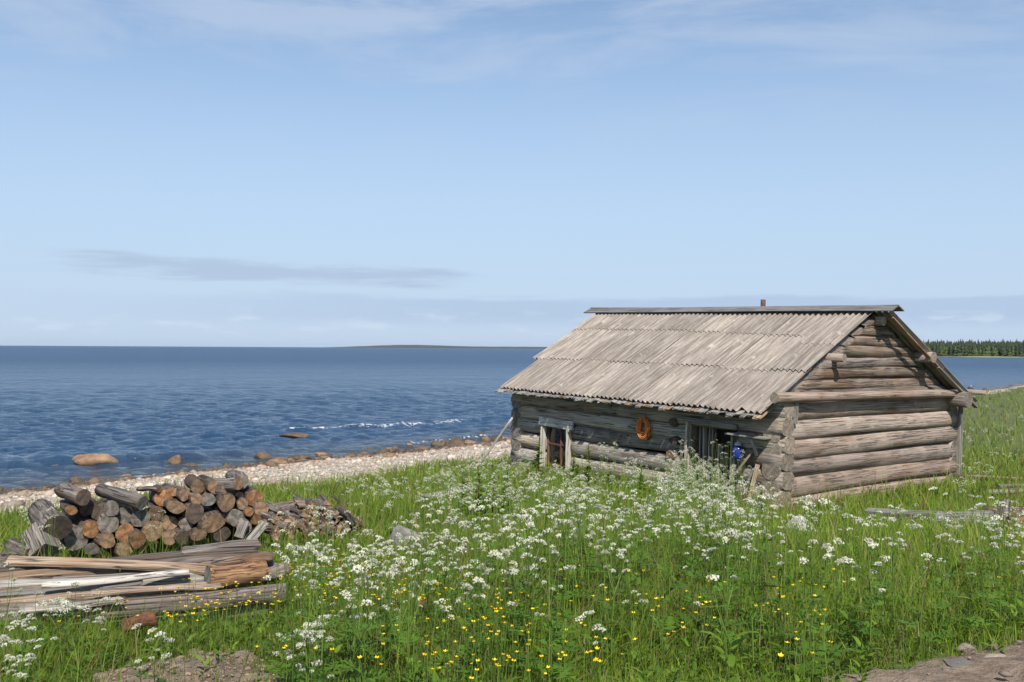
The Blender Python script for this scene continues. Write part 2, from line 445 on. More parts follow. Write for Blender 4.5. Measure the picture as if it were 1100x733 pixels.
def plain(name, c1, c2, scale=8, rough=.8, bstr=.3, **kw):
    m, t, out = material(name)
    tc = t.n.new('ShaderNodeTexCoord'); oi = t.n.new('ShaderNodeObjectInfo')
    n = t.noise(t.vmath('ADD', tc.outputs['Object'], oi.outputs['Random']), scale, 5, .6)
    c = t.mix(t.step(n, .3, .7), c1, c2)
    principled(t, out, c, rough, t.bump(n, bstr, .01), **kw)
    return m
M_RUST = plain('rusty_iron', (0.06, 0.032, 0.024), (0.12, 0.06, 0.04), 20)
M_ROPE = plain('orange_rope', (0.55, 0.15, 0.03), (0.72, 0.25, 0.06), 60, .7)
M_BLUE = plain('blue_enamel', (0.012, 0.025, 0.16), (0.02, 0.04, 0.24), 6, .25, .05)
M_WHITE = plain('grey_white_metal', (0.30, 0.31, 0.32), (0.5, 0.5, 0.5), 6, .5)
M_CURTAIN = plain('curtain_cloth', (0.72, 0.70, 0.63), (0.82, 0.80, 0.75), 9, .9)
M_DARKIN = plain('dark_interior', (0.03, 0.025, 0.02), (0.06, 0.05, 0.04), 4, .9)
M_SLATE = plain('slate_grey', (0.09, 0.085, 0.08), (0.13, 0.12, 0.11), 12, .95)

m, t, out = material('window_glass'); M_GLASS = m
fr = t.n.new('ShaderNodeFresnel'); fr.inputs[0].default_value = 1.5
gl = t.n.new('ShaderNodeBsdfGlossy'); gl.inputs['Roughness'].default_value = .03
tr = t.n.new('ShaderNodeBsdfTransparent'); tr.inputs[0].default_value = (.8, .83, .82, 1)
mx = t.n.new('ShaderNodeMixShader'); t.put(mx.inputs[0], t.math('ADD', fr.outputs[0], .05)); t.l.new(tr.outputs[0], mx.inputs[1]); t.l.new(gl.outputs[0], mx.inputs[2])
t.l.new(mx.outputs[0], out.inputs[0])

def rock_mat(name, a, b, c3):
    m, t, out = material(name)
    tc = t.n.new('ShaderNodeTexCoord'); oi = t.n.new('ShaderNodeObjectInfo')
    v = t.vmath('ADD', tc.outputs['Object'], t.vmath('MULTIPLY', (1, 1, 1), (0, 0, 0)))
    n = t.noise(v, 3, 6, .65, .4); n2 = t.noise(v, 14, 5, .6)
    c = t.mix(t.step(n, .32, .66), a, b); c = t.mix(t.math('MULTIPLY', t.step(n2, .5, .68), .6), c, c3)
    hs = t.n.new('ShaderNodeHueSaturation'); t.put(hs.inputs['Color'], c); t.put(hs.inputs['Value'], t.math('ADD', .7, t.math('MULTIPLY', oi.outputs['Random'], .6)))
    principled(t, out, hs.outputs[0], .75, t.bump(t.math('ADD', n, t.math('MULTIPLY', n2, .4)), .6, .06))
    return m
M_ROCK_B = rock_mat('brown_rock', (0.15, 0.085, 0.045), (0.30, 0.19, 0.11), (0.09, 0.07, 0.045))
M_ROCK_D = rock_mat('dark_wet_rock', (0.06, 0.045, 0.03), (0.15, 0.10, 0.06), (0.05, 0.05, 0.03))
M_ROCK_P = rock_mat('pale_rock', (0.22, 0.175, 0.14), (0.36, 0.30, 0.25), (0.18, 0.13, 0.10))
M_ROCK_W = rock_mat('white_rock', (0.48, 0.46, 0.43), (0.62, 0.60, 0.57), (0.36, 0.33, 0.30))
M_ROCK_G = rock_mat('grey_rock', (0.25, 0.235, 0.22), (0.40, 0.38, 0.36), (0.16, 0.15, 0.13))

# ground
def ground_mat(name, kind):
    m, t, out = material(name)
    ge = t.n.new('ShaderNodeNewGeometry'); v = ge.outputs['Position']
    n = t.noise(v, .9, 5, .6); n2 = t.noise(v, 9, 5, .65); n3 = t.noise(v, 45, 3, .6)
    if kind == 'meadow':
        c = t.mix(t.step(n, .35, .65), (0.075, 0.098, 0.025), (0.11, 0.13, 0.035))
        c = t.mix(t.math('MULTIPLY', t.step(n2, .5, .7), .6), c, (0.07, 0.055, 0.03))
        principled(t, out, c, .95, t.bump(n2, .6, .08))
    elif kind == 'beach':
        at_ = t.n.new('ShaderNodeAttribute'); at_.attribute_name = 'wet'
        vo = t.n.new('ShaderNodeTexVoronoi'); t.put(vo.inputs['Vector'], t.scale(v, (1, 1, 0))); vo.inputs['Scale'].default_value = 11
        sepc = t.n.new('ShaderNodeSeparateColor'); t.put(sepc.inputs[0], vo.outputs['Color'])
        c = t.ramp(sepc.outputs[0], [(0, (0.25, 0.21, 0.17)), (.4, (0.40, 0.36, 0.31)), (.75, (0.48, 0.44, 0.38)), (1, (0.36, 0.27, 0.21))])
        c = t.mix(t.math('MULTIPLY', at_.outputs['Fac'], .9), c, (0.075, 0.05, 0.03))
        principled(t, out, c, .8, t.bump(t.math('SUBTRACT', 1, vo.outputs['Distance']), .7, .08))
    else:
        c = t.mix(t.step(n2, .3, .7), (0.12, 0.083, 0.055), (0.26, 0.195, 0.14))
        c = t.mix(t.math('MULTIPLY', t.step(n, .45, .62), .5), c, (0.31, 0.245, 0.185))
        c = t.mix(t.math('MULTIPLY', t.step(n3, .55, .7), .6), c, (0.075, 0.05, 0.035))
        principled(t, out, c, .95, t.bump(t.math('ADD', n2, t.math('MULTIPLY', n3, .5)), .8, .05))
    return m
M_MEADOW = ground_mat('meadow_soil', 'meadow'); M_BEACH = ground_mat('beach_shingle', 'beach'); M_DIRT = ground_mat('trodden_earth', 'dirt')

def leaf_mat(name, transl=.35, rough=.55, fixed=None):
    m, t, out = material(name)
    if fixed is None:
        a = t.n.new('ShaderNodeAttribute'); a.attribute_name = 'tint'; c = a.outputs['Color']
    else:
        oi = t.n.new('ShaderNodeObjectInfo')
        hs = t.n.new('ShaderNodeHueSaturation'); t.put(hs.inputs['Color'], (*fixed, 1)); t.put(hs.inputs['Value'], t.math('ADD', .75, t.math('MULTIPLY', oi.outputs['Random'], .5)))
        c = hs.outputs[0]
    p = t.n.new('ShaderNodeBsdfPrincipled'); t.put(p.inputs['Base Color'], c); p.inputs['Roughness'].default_value = rough
    p.inputs['Specular IOR Level'].default_value = .2
    tl = t.n.new('ShaderNodeBsdfTranslucent'); t.put(tl.inputs[0], c)
    mx = t.n.new('ShaderNodeMixShader'); mx.inputs[0].default_value = transl
    t.l.new(p.outputs[0], mx.inputs[1]); t.l.new(tl.outputs[0], mx.inputs[2]); t.l.new(mx.outputs[0], out.inputs[0])
    return m
M_GRASS = leaf_mat('grass_blade', .47)
M_STEM = leaf_mat('green_stem', .25, .6, (0.13, 0.20, 0.035))
M_LEAF = leaf_mat('herb_leaf', .35, .5, (0.09, 0.18, 0.022))
M_WEED = leaf_mat('weed_leaf', .4, .5, (0.19, 0.30, 0.03))
M_REDSTEM = leaf_mat('reddish_stem', .15, .6, (0.16, 0.09, 0.035))
M_PETAL = leaf_mat('white_petal', .3, .7, (0.64, 0.64, 0.50))
M_YELLOW = leaf_mat('yellow_petal', .2, .35, (0.85, 0.60, 0.02))
M_SPRUCE = leaf_mat('far_foliage', .1, .8)

# ------------------------------------------------------------------ setting: ground sheets
def polar_grid(rs, ths):
    Rr, T = np.meshgrid(rs, ths, indexing='ij')
    X = Rr * np.sin(T); Y = Rr * np.cos(T)
    nr, nt = Rr.shape
    i, j = np.meshgrid(np.arange(nr - 1), np.arange(nt - 1), indexing='ij')
    a = (i * nt + j).ravel()
    Fc = np.stack([a, a + 1, a + nt + 1, a + nt], 1)[:, ::-1]
    return X.ravel(), Y.ravel(), Fc
rs = np.concatenate([[.02], np.geomspace(.6, 140, 230), np.geomspace(150, 4000, 30)])
X, Y, Fc = polar_grid(rs, np.concatenate([np.linspace(-np.pi, -.9, 40)[:-1], np.linspace(-.9, .9, 260), np.linspace(.9, np.pi, 40)[1:]]))
Z = ground(X, Y); s = shore_s(X, Y)
bl = s - beach_limit(X, Y)
wet = np.clip((s + 1.9 + .5 * np.sin(X * 1.3)) / 1.2, 0, 1)
fb = (bl[Fc].mean(1) > 0)
def sub(V, Fx, a=None):
    used = np.unique(Fx); mp = np.zeros(len(V), int); mp[used] = np.arange(len(used))
    return V[used], mp[Fx], (a[used] if a is not None else None)
V = np.stack([X, Y, Z], 1)
v1, f1, _ = sub(V, Fc[~fb]); v2, f2, w2 = sub(V, Fc[fb], wet)
add('ground', new_mesh('ground', v1, f1, [M_MEADOW], None, True), kind='structure', label='green meadow sloping down to the shore')
add('beach', new_mesh('beach', v2, f2, [M_BEACH], None, True, {'wet': w2}), kind='structure', label='pale shingle beach along the water')

def sheet(name, poly, mat, lift, label, res=.09):
    px = np.array(poly); x0, y0 = px.min(0); x1, y1 = px.max(0)
    xs = np.arange(x0, x1 + res, res); ys = np.arange(y0, y1 + res, res)
    XX, YY = np.meshgrid(xs, ys, indexing='ij'); nt = len(ys)
    i, j = np.meshgrid(np.arange(len(xs) - 1), np.arange(nt - 1), indexing='ij')
    a = (i * nt + j).ravel(); Fx = np.stack([a, a + nt, a + nt + 1, a + 1], 1)
    X_, Y_ = XX.ravel(), YY.ravel()
    jx = X_ + .08 * np.sin(Y_ * 7 + 1) + .06 * np.sin(Y_ * 17 + X_ * 3); jy = Y_ + .07 * np.sin(X_ * 6) + .05 * np.sin(X_ * 19 + Y_ * 4)
    ok = inside(poly, jx, jy)
    Fx = Fx[ok[Fx].sum(1) >= 2]
    Z_ = ground(X_, Y_) + lift + .018 * np.sin(X_ * 9 + Y_ * 3) * np.sin(Y_ * 8) * 1.0 + .012 * np.sin(X_ * 23) * np.sin(Y_ * 19 + X_ * 5)
    edge = ~ok
    Z_ = np.where(edge, Z_ - lift - .03, Z_)
    vv, ff, _ = sub(np.stack([X_, Y_, Z_], 1), Fx)
    return add(name, new_mesh(name, vv, ff, [mat], None, True), kind='structure', label=label)
sheet('dirt_path', PATH, M_DIRT, .035, 'trodden brown dirt path beside the meadow')
sheet('bare_earth', PATCH, M_DIRT, .045, 'bare earth patch in the grass below the log pile', .06)

# ------------------------------------------------------------------ sea
rs = np.concatenate([np.geomspace(20, 330, 700), np.geomspace(334, 14000, 70)])
X, Y, Fc = polar_grid(rs, np.linspace(-.74, .70, 350))
Rr = np.hypot(X, Y); sp_loc = Rr * .0041
s = shore_s(X, Y)
Z = np.zeros(len(X)); crest = np.zeros(len(X))
g = np.random.default_rng(3)
for i in range(64):
    lam = float(np.exp(g.uniform(math.log(.40), math.log(1.7))))
    ang = math.radians(-72) + g.normal() * .8        # travelling towards the shore
    kx, ky = math.cos(ang), math.sin(ang)
    ph = g.uniform(0, 6.28); amp = .0085 * lam ** .9
    fade = np.clip((lam / sp_loc - 2.2) / 2.5, 0, 1)
    wv = np.sin(2 * np.pi / lam * (kx * X + ky * Y) + ph + .6 * np.sin(X * .11 + ph) + .5 * np.sin(Y * .13 + i))
    Z += amp * fade * (wv + .35 * (1 - np.abs(wv)) )
calm = np.clip((s + .5) / 7, .18, 1)
Z *= calm
# a low swell folding over the shallows
for (s0, wd, a0, f1_, f2_, p_) in [(4.6, .9, .17, .12, .31, .3), (1.6, .7, .10, .16, .4, 2.0), (9.5, 1.3, .11, .09, .2, 4.0)]:
    along = X * .62 + Y * .78
    sw = s0 + 1.1 * np.sin(along * .14 + p_) + .4 * np.sin(along * .47)
    e = np.exp(-((s - sw) / np.where(s > sw, wd * 1.6, wd * .5)) ** 2)
    md = np.clip(.35 + .8 * np.sin(along * f1_ + p_) + .5 * np.sin(along * f2_ + 1), 0, 1.2)
    Z += a0 * e * md
    crest = np.maximum(crest, np.exp(-((s - sw + .25) / (wd * .45)) ** 2) * np.clip(md - .93, 0, 1) * 2.2)
lap = np.exp(-((s - .25 - .5 * np.sin(X * .5) - .3 * np.sin(Y * 1.1)) / .4) ** 2) * np.clip(.3 + .7 * np.sin((X + Y) * .33 + 1.2), 0, 1)
crest = np.clip(np.maximum(crest, lap * .6), 0, 1)
m, t, out = material('sea_water'); M_SEA = m
ge = t.n.new('ShaderNodeNewGeometry'); v = ge.outputs['Position']
rot = t.n.new('ShaderNodeVectorRotate'); rot.rotation_type = 'Z_AXIS'; t.put(rot.inputs['Vector'], v); rot.inputs['Angle'].default_value = math.radians(-28)
vs = t.scale(rot.outputs[0], (.85, 1, 0))
n1 = t.noise(vs, 2.4, 6, .7, .2); n2 = t.noise(vs, .55, 4, .6); n2b = t.noise(vs, .10, 4, .6)
n3 = t.noise(t.scale(rot.outputs[0], (.35, 1, 0)), .035, 4, .65)
at_ = t.n.new('ShaderNodeAttribute'); at_.attribute_name = 'foam'; sh = t.n.new('ShaderNodeAttribute'); sh.attribute_name = 'shallow'; rg = t.n.new('ShaderNodeAttribute'); rg.attribute_name = 'rough'
c = t.mix(sh.outputs['Fac'], (0.020, 0.058, 0.120), (0.04, 0.042, 0.04))
fn = t.noise(v, 5, 5, .7)
foam = t.step(t.math('ADD', at_.outputs['Fac'], t.math('MULTIPLY', t.math('SUBTRACT', fn, .5), 1.3)), .5, .72)
foam = t.math('MULTIPLY', foam, t.step(at_.outputs['Fac'], .05, .3))
c = t.mix(foam, c, (.75, .77, .78))
bn = t.bump(t.math('ADD', t.math('ADD', t.math('MULTIPLY', n1, .24), t.math('MULTIPLY', n2, .62)), t.math('ADD', t.math('MULTIPLY', n2b, 1.5), t.math('MULTIPLY', n3, 1.5))), 1.0, 1.0)
principled(t, out, c, t.math('ADD', rg.outputs['Fac'], t.math('MULTIPLY', foam, .6)), bn, IOR=1.33)
shal = np.clip(1 - s / 7, 0, 1) ** 1.5
keep = (s[Fc].max(1) > -3)
vv, ff, aa = sub(np.stack([X, Y, Z], 1), Fc[keep], np.stack([crest, shal,   .07 + .29 * np.clip((np.hypot(X, Y) - 40) / 260, 0, 1) ** .7], 1))
sea_o = add('sea', new_mesh('sea', vv, ff, [M_SEA], None, True, {'foam': aa[:, 0], 'shallow': aa[:, 1], 'rough': aa[:, 2]}), kind='structure', label='dark blue rippled sea')

# ------------------------------------------------------------------ far land
def land_strip(name, pts, depth, mat, label):
    """pts: (X, Y, height) along the coast, with a body behind it"""
    V = []; n = len(pts)
    prof = [(-.04, -.5), (0, .04), (.15, .45), (.4, .9), (.7, 1), (1, .5), (1.05, -.5)]
    for (x, y, h) in pts:
        for (q, k_) in prof:
            l = math.hypot(x, y); V.append((x + x / l * depth * q, y + y / l * depth * q, h * k_ if k_ > 0 else -1))
    np_ = len(prof); Fx = []
    for i in range(n - 1):
        for j in range(np_ - 1):
            Fx.append((i*np_+j, (i+1)*np_+j, (i+1)*np_+j+1, i*np_+j+1))
    return add(name, new_mesh(name, V, Fx, [mat], None, True), kind='structure', label=label)
M_FARLAND = plain('far_island_woods', (0.022, 0.035, 0.022), (0.04, 0.055, 0.03), .01, .95, 0)
M_FARGRASS = plain('far_shore_grass', (0.16, 0.17, 0.07), (0.30, 0.27, 0.18), .05, .95, 0)
pts = []
for i in range(60):
    px = 330 + i * 6.2; t_ = i / 59
    h = 30 * math.exp(-((px - 440) / 62) ** 2) + 17 * math.exp(-((px - 560) / 70) ** 2) + 14 * math.exp(-((px - 660) / 60) ** 2) + 1.2 * math.sin(i * 1.7) * .5
    h *= min(1, t_ * 9) * min(1, (1 - t_) * 9)
    q = at(px, 374, 9000); pts.append((q[0], q[1], max(h, .3)))
land_strip('far_island', pts, 1500, M_FARLAND, 'low hazy island on the horizon')
pts = []
for i in range(40):
    px = 880 + i * 12; q = at(px, 376, 690 - i * 3 + 12 * math.sin(i * .7)); pts.append((q[0], q[1], 1.6 + .4 * math.sin(i)))
land_strip('far_shore', pts, 320, M_FARGRASS, 'far wooded shore across the bay')
# woods on the far shore: one mass
Vs = []; Fs = []; Cs = []; nv = 0
def cone_tree(x, y, z, h, r, col, layers, g, seg=6):
    global nv
    for L_ in range(layers):
        zb = z + h * (.08 + .80 * L_ / layers); zt = z + h * min(1, (.08 + .80 * (L_ + 1.7) / layers)); rr = r * (1 - L_ / layers * .85)
        a = np.arange(seg) / seg * 6.283 + g.uniform(0, 6)
        rad = rr * g.uniform(.6, 1.2, seg)
        ring = np.stack([x + np.cos(a) * rad, y + np.sin(a) * rad, zb + g.uniform(-.06, .06, seg) * h], 1)
        Vs.append(ring); Vs.append(np.array([[x, y, zt]]))
        Fs.append(np.array([[nv + j, nv + (j + 1) % seg, nv + seg] for j in range(seg)]))
        Cs.append(np.tile(np.array(col) * g.uniform(.75, 1.25), (seg + 1, 1))); nv += seg + 1
g = np.random.default_rng(11)
for i in range(3400):
    px = g.uniform(885, 1330); dep = g.uniform(0, 1) ** 1.3
    q = at(px, 376, 700 - (px - 880) / 12 * 3 + 12 + dep * 210)
    zg = .5 + dep * 2.5
    if g.random() < .62 + dep * .3: cone_tree(q[0], q[1], zg, g.uniform(8, 10.5) * (1 + .18 * (g.random() < .1)), g.uniform(1.5, 2.5), (0.036, 0.050, 0.026), 4, g)
    else: cone_tree(q[0], q[1], zg, g.uniform(4.5, 8), g.uniform(1.6, 2.8), (0.062, 0.085, 0.03), 3, g)
add('far_forest', new_mesh('far_forest', np.concatenate(Vs), np.concatenate(Fs), [M_SPRUCE], None, False, {'tint': np.concatenate(Cs)}), kind='stuff', label='dark conifer wood along the far shore')

# ------------------------------------------------------------------ hut
hut = add('log_hut', None, None, HUTM, 'weathered grey log hut with corrugated roof near the shore', 'hut')
def holder(name, parent): return add(name, None, parent)
def hlog(p0, p1, r0, r1, mats, parent, name='log', seed=0, wob=.05, bend=.015, seg=14, squash=1.0, n=8, roll=0, slant=0, sq=1.0):
    L = (Vector(p1) - Vector(p0)).length
    return add(name, log_mesh(name, L, r0, r1, mats, seg, n, wob, bend, seed, squash, 0.0, slant, sq), parent, axis_matrix(p0, p1, roll))
def hplank(p0, p1, w_, th, mat, parent, name='board', seed=0, roll=0, warp=.006, ragged=0.0):
    L = (Vector(p1) - Vector(p0)).length
    return add(name, plank_mesh(name, L, w_, th, [mat], seed, 5, warp, ragged), parent, axis_matrix(p0, p1, roll))
g = np.random.default_rng(21)
front = holder('front_wall', hut)
DOOR = (.87, 1.95, 1.48); WIN = (5.50, 6.34, .12, 1.04)
for i, (zc, rr) in enumerate([(-.42, .19), (-.07, .19), (.27, .185), (.62, .19), (.96, .18), (1.275, .175), (1.59, .18), (1.85, .17)]):
    e0 = -.15 - g.uniform(0, .12); e1 = HL + .13 + g.uniform(0, .06)
    spans = [(e0, e1)]
    if zc < DOOR[2]: spans = [(e0, DOOR[0]), (DOOR[1], e1)]
    if WIN[2] - .05 < zc < WIN[3] + .05: spans = spans[:-1] + [(spans[-1][0], WIN[0]), (WIN[1], spans[-1][1])]
    for (a, b) in spans:
        dz = g.normal() * .012
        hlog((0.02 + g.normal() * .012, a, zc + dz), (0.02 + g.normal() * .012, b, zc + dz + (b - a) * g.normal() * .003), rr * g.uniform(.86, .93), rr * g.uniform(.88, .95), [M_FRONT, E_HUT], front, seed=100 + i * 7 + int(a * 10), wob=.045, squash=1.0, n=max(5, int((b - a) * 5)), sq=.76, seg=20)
gab = holder('gable_wall', hut)
def slope_u(z):               # half chord of the gable at height z
    return max(0, (3.62 - z) / .552)
for i, (zc, rr) in enumerate([(-.55, .18), (-.21, .19), (.13, .185), (.465, .19), (.80, .185), (1.145, .195), (1.49, .19), (1.83, .17)]):
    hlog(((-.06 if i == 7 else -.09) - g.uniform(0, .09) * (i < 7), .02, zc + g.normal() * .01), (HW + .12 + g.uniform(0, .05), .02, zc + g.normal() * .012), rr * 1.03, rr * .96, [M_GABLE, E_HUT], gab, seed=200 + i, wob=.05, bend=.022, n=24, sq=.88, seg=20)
for i in range(8):
    zc = 2.10 + i * .205; rr = .118
    hc = slope_u(zc)
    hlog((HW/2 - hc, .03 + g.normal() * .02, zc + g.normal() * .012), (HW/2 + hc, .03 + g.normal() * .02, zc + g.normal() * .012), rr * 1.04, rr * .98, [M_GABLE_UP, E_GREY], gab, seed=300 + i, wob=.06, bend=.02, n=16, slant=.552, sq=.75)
for nm, y0, u0, rr, mt in [('far_gable_wall', HL - .02, None, .19, M_FRONT), ('back_wall', None, HW - .02, .19, M_GABLE)]:
    hw_ = holder(nm, hut)
    for i in range(8):
        zc = -.50 + i * .335
        if y0: hlog((-.15, y0, zc), (HW + .15, y0, zc), rr, rr * .97, [mt, E_GREY], hw_, seed=400 + i, n=8)
        else: hlog((u0, -.15, zc), (u0, HL + .15, zc), rr, rr * .97, [mt, E_GREY], hw_, seed=420 + i, n=8)
    if y0:
        for i in range(8):
            zc = 2.10 + i * .205; hc = slope_u(zc + .10)
            hlog((HW/2 - hc, y0, zc), (HW/2 + hc, y0, zc), .12, .118, [mt, E_GREY], hw_, seed=440 + i, n=6)
# notched partition ends showing on the front wall
for i, (vv_, zz) in enumerate([(2.36, 1.46), (2.31, 1.10), (2.42, .80), (2.40, .45)]):
    hlog((.1, vv_, zz), (-.20 - .05 * (i % 2), vv_, zz - .01), .12, .11, [M_DARKBARK if i < 2 else M_FRONT, E_DARK if i < 2 else E_TAN], front, 'partition_log_end', 500 + i, .12, 0, 10, .8, 3)

# roof
roof = holder('roof', hut)
SL = math.atan(.552); cs, sn = math.cos(SL), math.sin(SL)
def corrugated(W_, L_, pitch, amp, th, g, chipped=0.0):
    nx = int(round(W_ / pitch * 6)) + 1; ny = 6
    xs = np.linspace(0, W_, nx); ys = np.linspace(0, L_, ny)
    V = []; ph = g.uniform(0, 6.28)
    sag = g.uniform(-.008, .008)
    for side in (0, 1):
        for j, y in enumerate(ys):
            yy = np.full(nx, y)
            if j == 0 and chipped: yy = yy + chipped * np.clip(np.sin(xs * 5 + ph) + .5 * np.sin(xs * 17 + ph * 2) - .6, 0, 1)
            elif j == 0: yy = yy + .008 * np.sin(xs * 9 + ph)
            z = amp * np.cos(xs / pitch * 2 * np.pi) + sag * math.sin(y / L_ * 3.14) + (th if side else 0)
            V.append(np.stack([xs, yy, z], 1))
    V = np.concatenate(V); Fx = []
    o = nx * ny
    for j in range(ny - 1):
        for i in range(nx - 1):
            a = j * nx + i
            Fx.append((a, a + nx, a + nx + 1, a + 1)); Fx.append((o + a, o + a + 1, o + a + nx + 1, o + a + nx))
    for i in range(nx - 1):
        a = i; Fx.append((a, a + 1, o + a + 1, o + a)); a = (ny - 1) * nx + i; Fx.append((a, o + a, o + a + 1, a + 1))
    for j in range(ny - 1):
        a = j * nx; Fx.append((a, o + a, o + a + nx, a + nx)); a = j * nx + nx - 1; Fx.append((a, a + nx, o + a + nx, o + a))
    return V, Fx
def roof_slope(side, parent, v_start, v_end, seed):
    g = np.random.default_rng(abs(int(seed)))
    # slope coordinate q from the eave (0) to the ridge
    e_u, e_z = (-.46, 1.80)
    QL = (HW / 2 + .46) / cs
    rows = [(0.0, 1.58), (1.44, 3.02), (2.90, QL - .02)]
    for ri, (q0, q1) in enumerate(rows):
        v = v_start; wsh = 1.08; off_ = int(g.integers(2, 7))
        first = True
        while v < v_end - .3:
            wd = (wsh if not first or ri == 0 else off_ * .135); wd = wd if v + wd < v_end + .1 else round((v_end - v) / .135) * .135
            dq = g.uniform(-.06, .06) if ri else g.uniform(-.015, .015)
            if ri == 1 and abs(v - 1.04) < .6: dq -= .10
            if ri == 2 and v < 2.2: dq += -.05
            if ri == 2 and v < .6: dq -= .42
            L_ = q1 - q0 - dq
            if ri == 1 and v < .5: L_ -= .10
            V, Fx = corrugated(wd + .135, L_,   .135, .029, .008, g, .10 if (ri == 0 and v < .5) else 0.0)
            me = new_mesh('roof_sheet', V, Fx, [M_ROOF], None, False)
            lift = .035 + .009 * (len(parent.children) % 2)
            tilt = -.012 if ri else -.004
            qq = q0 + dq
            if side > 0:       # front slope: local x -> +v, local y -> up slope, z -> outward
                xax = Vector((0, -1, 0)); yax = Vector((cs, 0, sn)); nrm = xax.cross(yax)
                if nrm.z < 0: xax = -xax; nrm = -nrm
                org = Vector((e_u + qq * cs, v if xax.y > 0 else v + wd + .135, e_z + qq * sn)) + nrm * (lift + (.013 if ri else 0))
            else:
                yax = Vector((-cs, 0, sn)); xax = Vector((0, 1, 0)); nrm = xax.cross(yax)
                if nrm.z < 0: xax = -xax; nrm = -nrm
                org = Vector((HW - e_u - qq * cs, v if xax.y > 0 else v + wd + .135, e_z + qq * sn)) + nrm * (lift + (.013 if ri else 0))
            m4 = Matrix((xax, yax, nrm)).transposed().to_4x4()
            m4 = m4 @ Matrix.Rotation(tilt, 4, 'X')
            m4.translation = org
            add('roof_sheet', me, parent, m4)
            v += wd - .0; first = False
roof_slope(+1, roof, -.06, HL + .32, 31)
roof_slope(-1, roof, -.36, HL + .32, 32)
# rafters and laths under the sheets, old boards sticking out below the eave
for v in np.arange(-.02, HL + .2, .9):
    for sd in (1, -1):
        u0 = -.36 if sd > 0 else HW + .36
        hlog((u0, v + .1, 1.84 - .06 + .02), (HW / 2, v + .1, 3.66 - .06), .05, .045, [M_BOARD, E_GREY], roof, 'rafter', int(v * 10) + 600, n=3, seg=8)
gg = np.random.default_rng(5)
v = -.05
while v < HL + .2:
    wd = gg.uniform(.10, .2)
    q_out = gg.uniform(.05, .13); 
    u0 = -.46 - q_out * cs; z0 = 1.80 - q_out * sn - .012 + gg.normal() * .008
    hplank((u0, v + wd / 2, z0), (u0 + .42 * cs, v + wd / 2 + gg.normal() * .02, z0 + .42 * sn - .03), wd * .92, .028, M_TAN if gg.random() < .15 else M_BOARD, roof, 'eave_board', int(v * 100), roll=gg.normal() * .12, ragged=.025)
    v += wd
for v in np.arange(-.3, HL + .2, .25):
    u0 = HW + .40; z0 = 1.80
    hplank((u0, v, z0), (u0 - .5 * cs, v, z0 + .5 * sn - .03), .2, .026, M_BOARD, roof, 'eave_board', int(v * 100) + 900, ragged=.02)
# purlin logs poking through the gable
for i, (u, z, r_, out_) in enumerate([(1.50, 2.80, .085, .34), (4.52, 2.82, .12, .42), (HW / 2, 3.52, .10, .22)]):
    hlog((u, HL + .2, z), (u, -out_, z), r_, r_ * .95, [M_GABLE, E_HUT], roof, 'purlin', 700 + i, n=8, seg=12)
hlog((5.78, 1.6, 1.95), (5.72, -.55, 1.93), .17, .165, [M_GABLE, E_HUT], roof, 'wall_plate_log', 710, n=6)
hlog((6.30, 1.6, 2.02), (6.34, -.62, 2.06), .055, .05, [M_GABLE, E_HUT], roof, 'purlin', 711, n=6)
hlog((.06, 1.2, 1.80), (.0, -.16, 1.80), .13, .12, [M_FRONT, E_DARK], roof, 'wall_plate_log', 712, n=4)
# barge boards of the far slope
hplank((HW / 2 + .02, -.37, 3.60), (HW - 1.2, -.37, 3.60 - (HW / 2 - 1.2) * .552), .10, .03, M_TAN, roof, 'barge_board', 720)
hplank((HW - 1.25, -.40, 2.62), (HW + .35, -.40, 2.62 - 1.6 * .552), .10, .03, M_BOARD, roof, 'barge_board', 721)
# long pole lying along the foot of the gable triangle
hlog((-.42, -.24, 2.11), (HW + .22, -.26, 2.03), .098, .085, [M_GABLE, E_HUT], roof, 'cross_pole', 730, .04, .012, 12, n=12)
hplank((.22, -.20, 1.62), (.22, -.22, 2.02), .13, .05, M_BOARD, roof, 'bracket', 731)
hplank((.08, -.17, 1.62), (.08, -.19, 2.02), .08, .05, M_TAN, roof, 'bracket', 732)
# ridge cap: two weathered boards
M_CAP = wood('dark_ridge_board', (0.20, 0.19, 0.185), (0.10, 0.095, 0.095), (0.12, 0.09, 0.07), .15)
for sd, w_, nm in [(1, .26, 0), (-1, .24, 1)]:
    me = plank_mesh('ridge_board', 8.3 + .55, w_, .022, [M_CAP], 740 + nm, 9, .012)
    a = SL * .9
    m4 = Matrix.Rotation(math.radians(90), 4, 'Z') @ Matrix.Rotation(-a * sd, 4, 'X')
    m4.translation = Vector((HW / 2 - sd * (w_ / 2 * math.cos(a) - .005 * (1 - nm)), -.52, 3.825 - w_ / 2 * math.sin(a) + .012 * nm))
    add('ridge_board', me, roof, m4)
ch = log_mesh('stovepipe', .55, .055, .055, [M_RUST, M_DARKIN], 14, 3, .0, 0, 1)
add('stovepipe', ch, roof, axis_matrix((3.25, 2.92, 3.45), (3.25, 2.92, 3.99)))

# corner posts of the gable
hplank((HW + .19, -.16, -.25), (HW + .17, -.16, 1.86), .10, .035, M_BOARD, hut, 'corner_board', 750, math.radians(90))
hplank((HW + .06, -.19, -.2), (HW + .05, -.17, 1.60), .10, .04, M_BOARD, hut, 'corner_board', 751, math.radians(90))
hplank((HW - .13, -.22, .22), (HW - .02, -.55, -.30), .09, .035, M_TAN, hut, 'brace', 752)

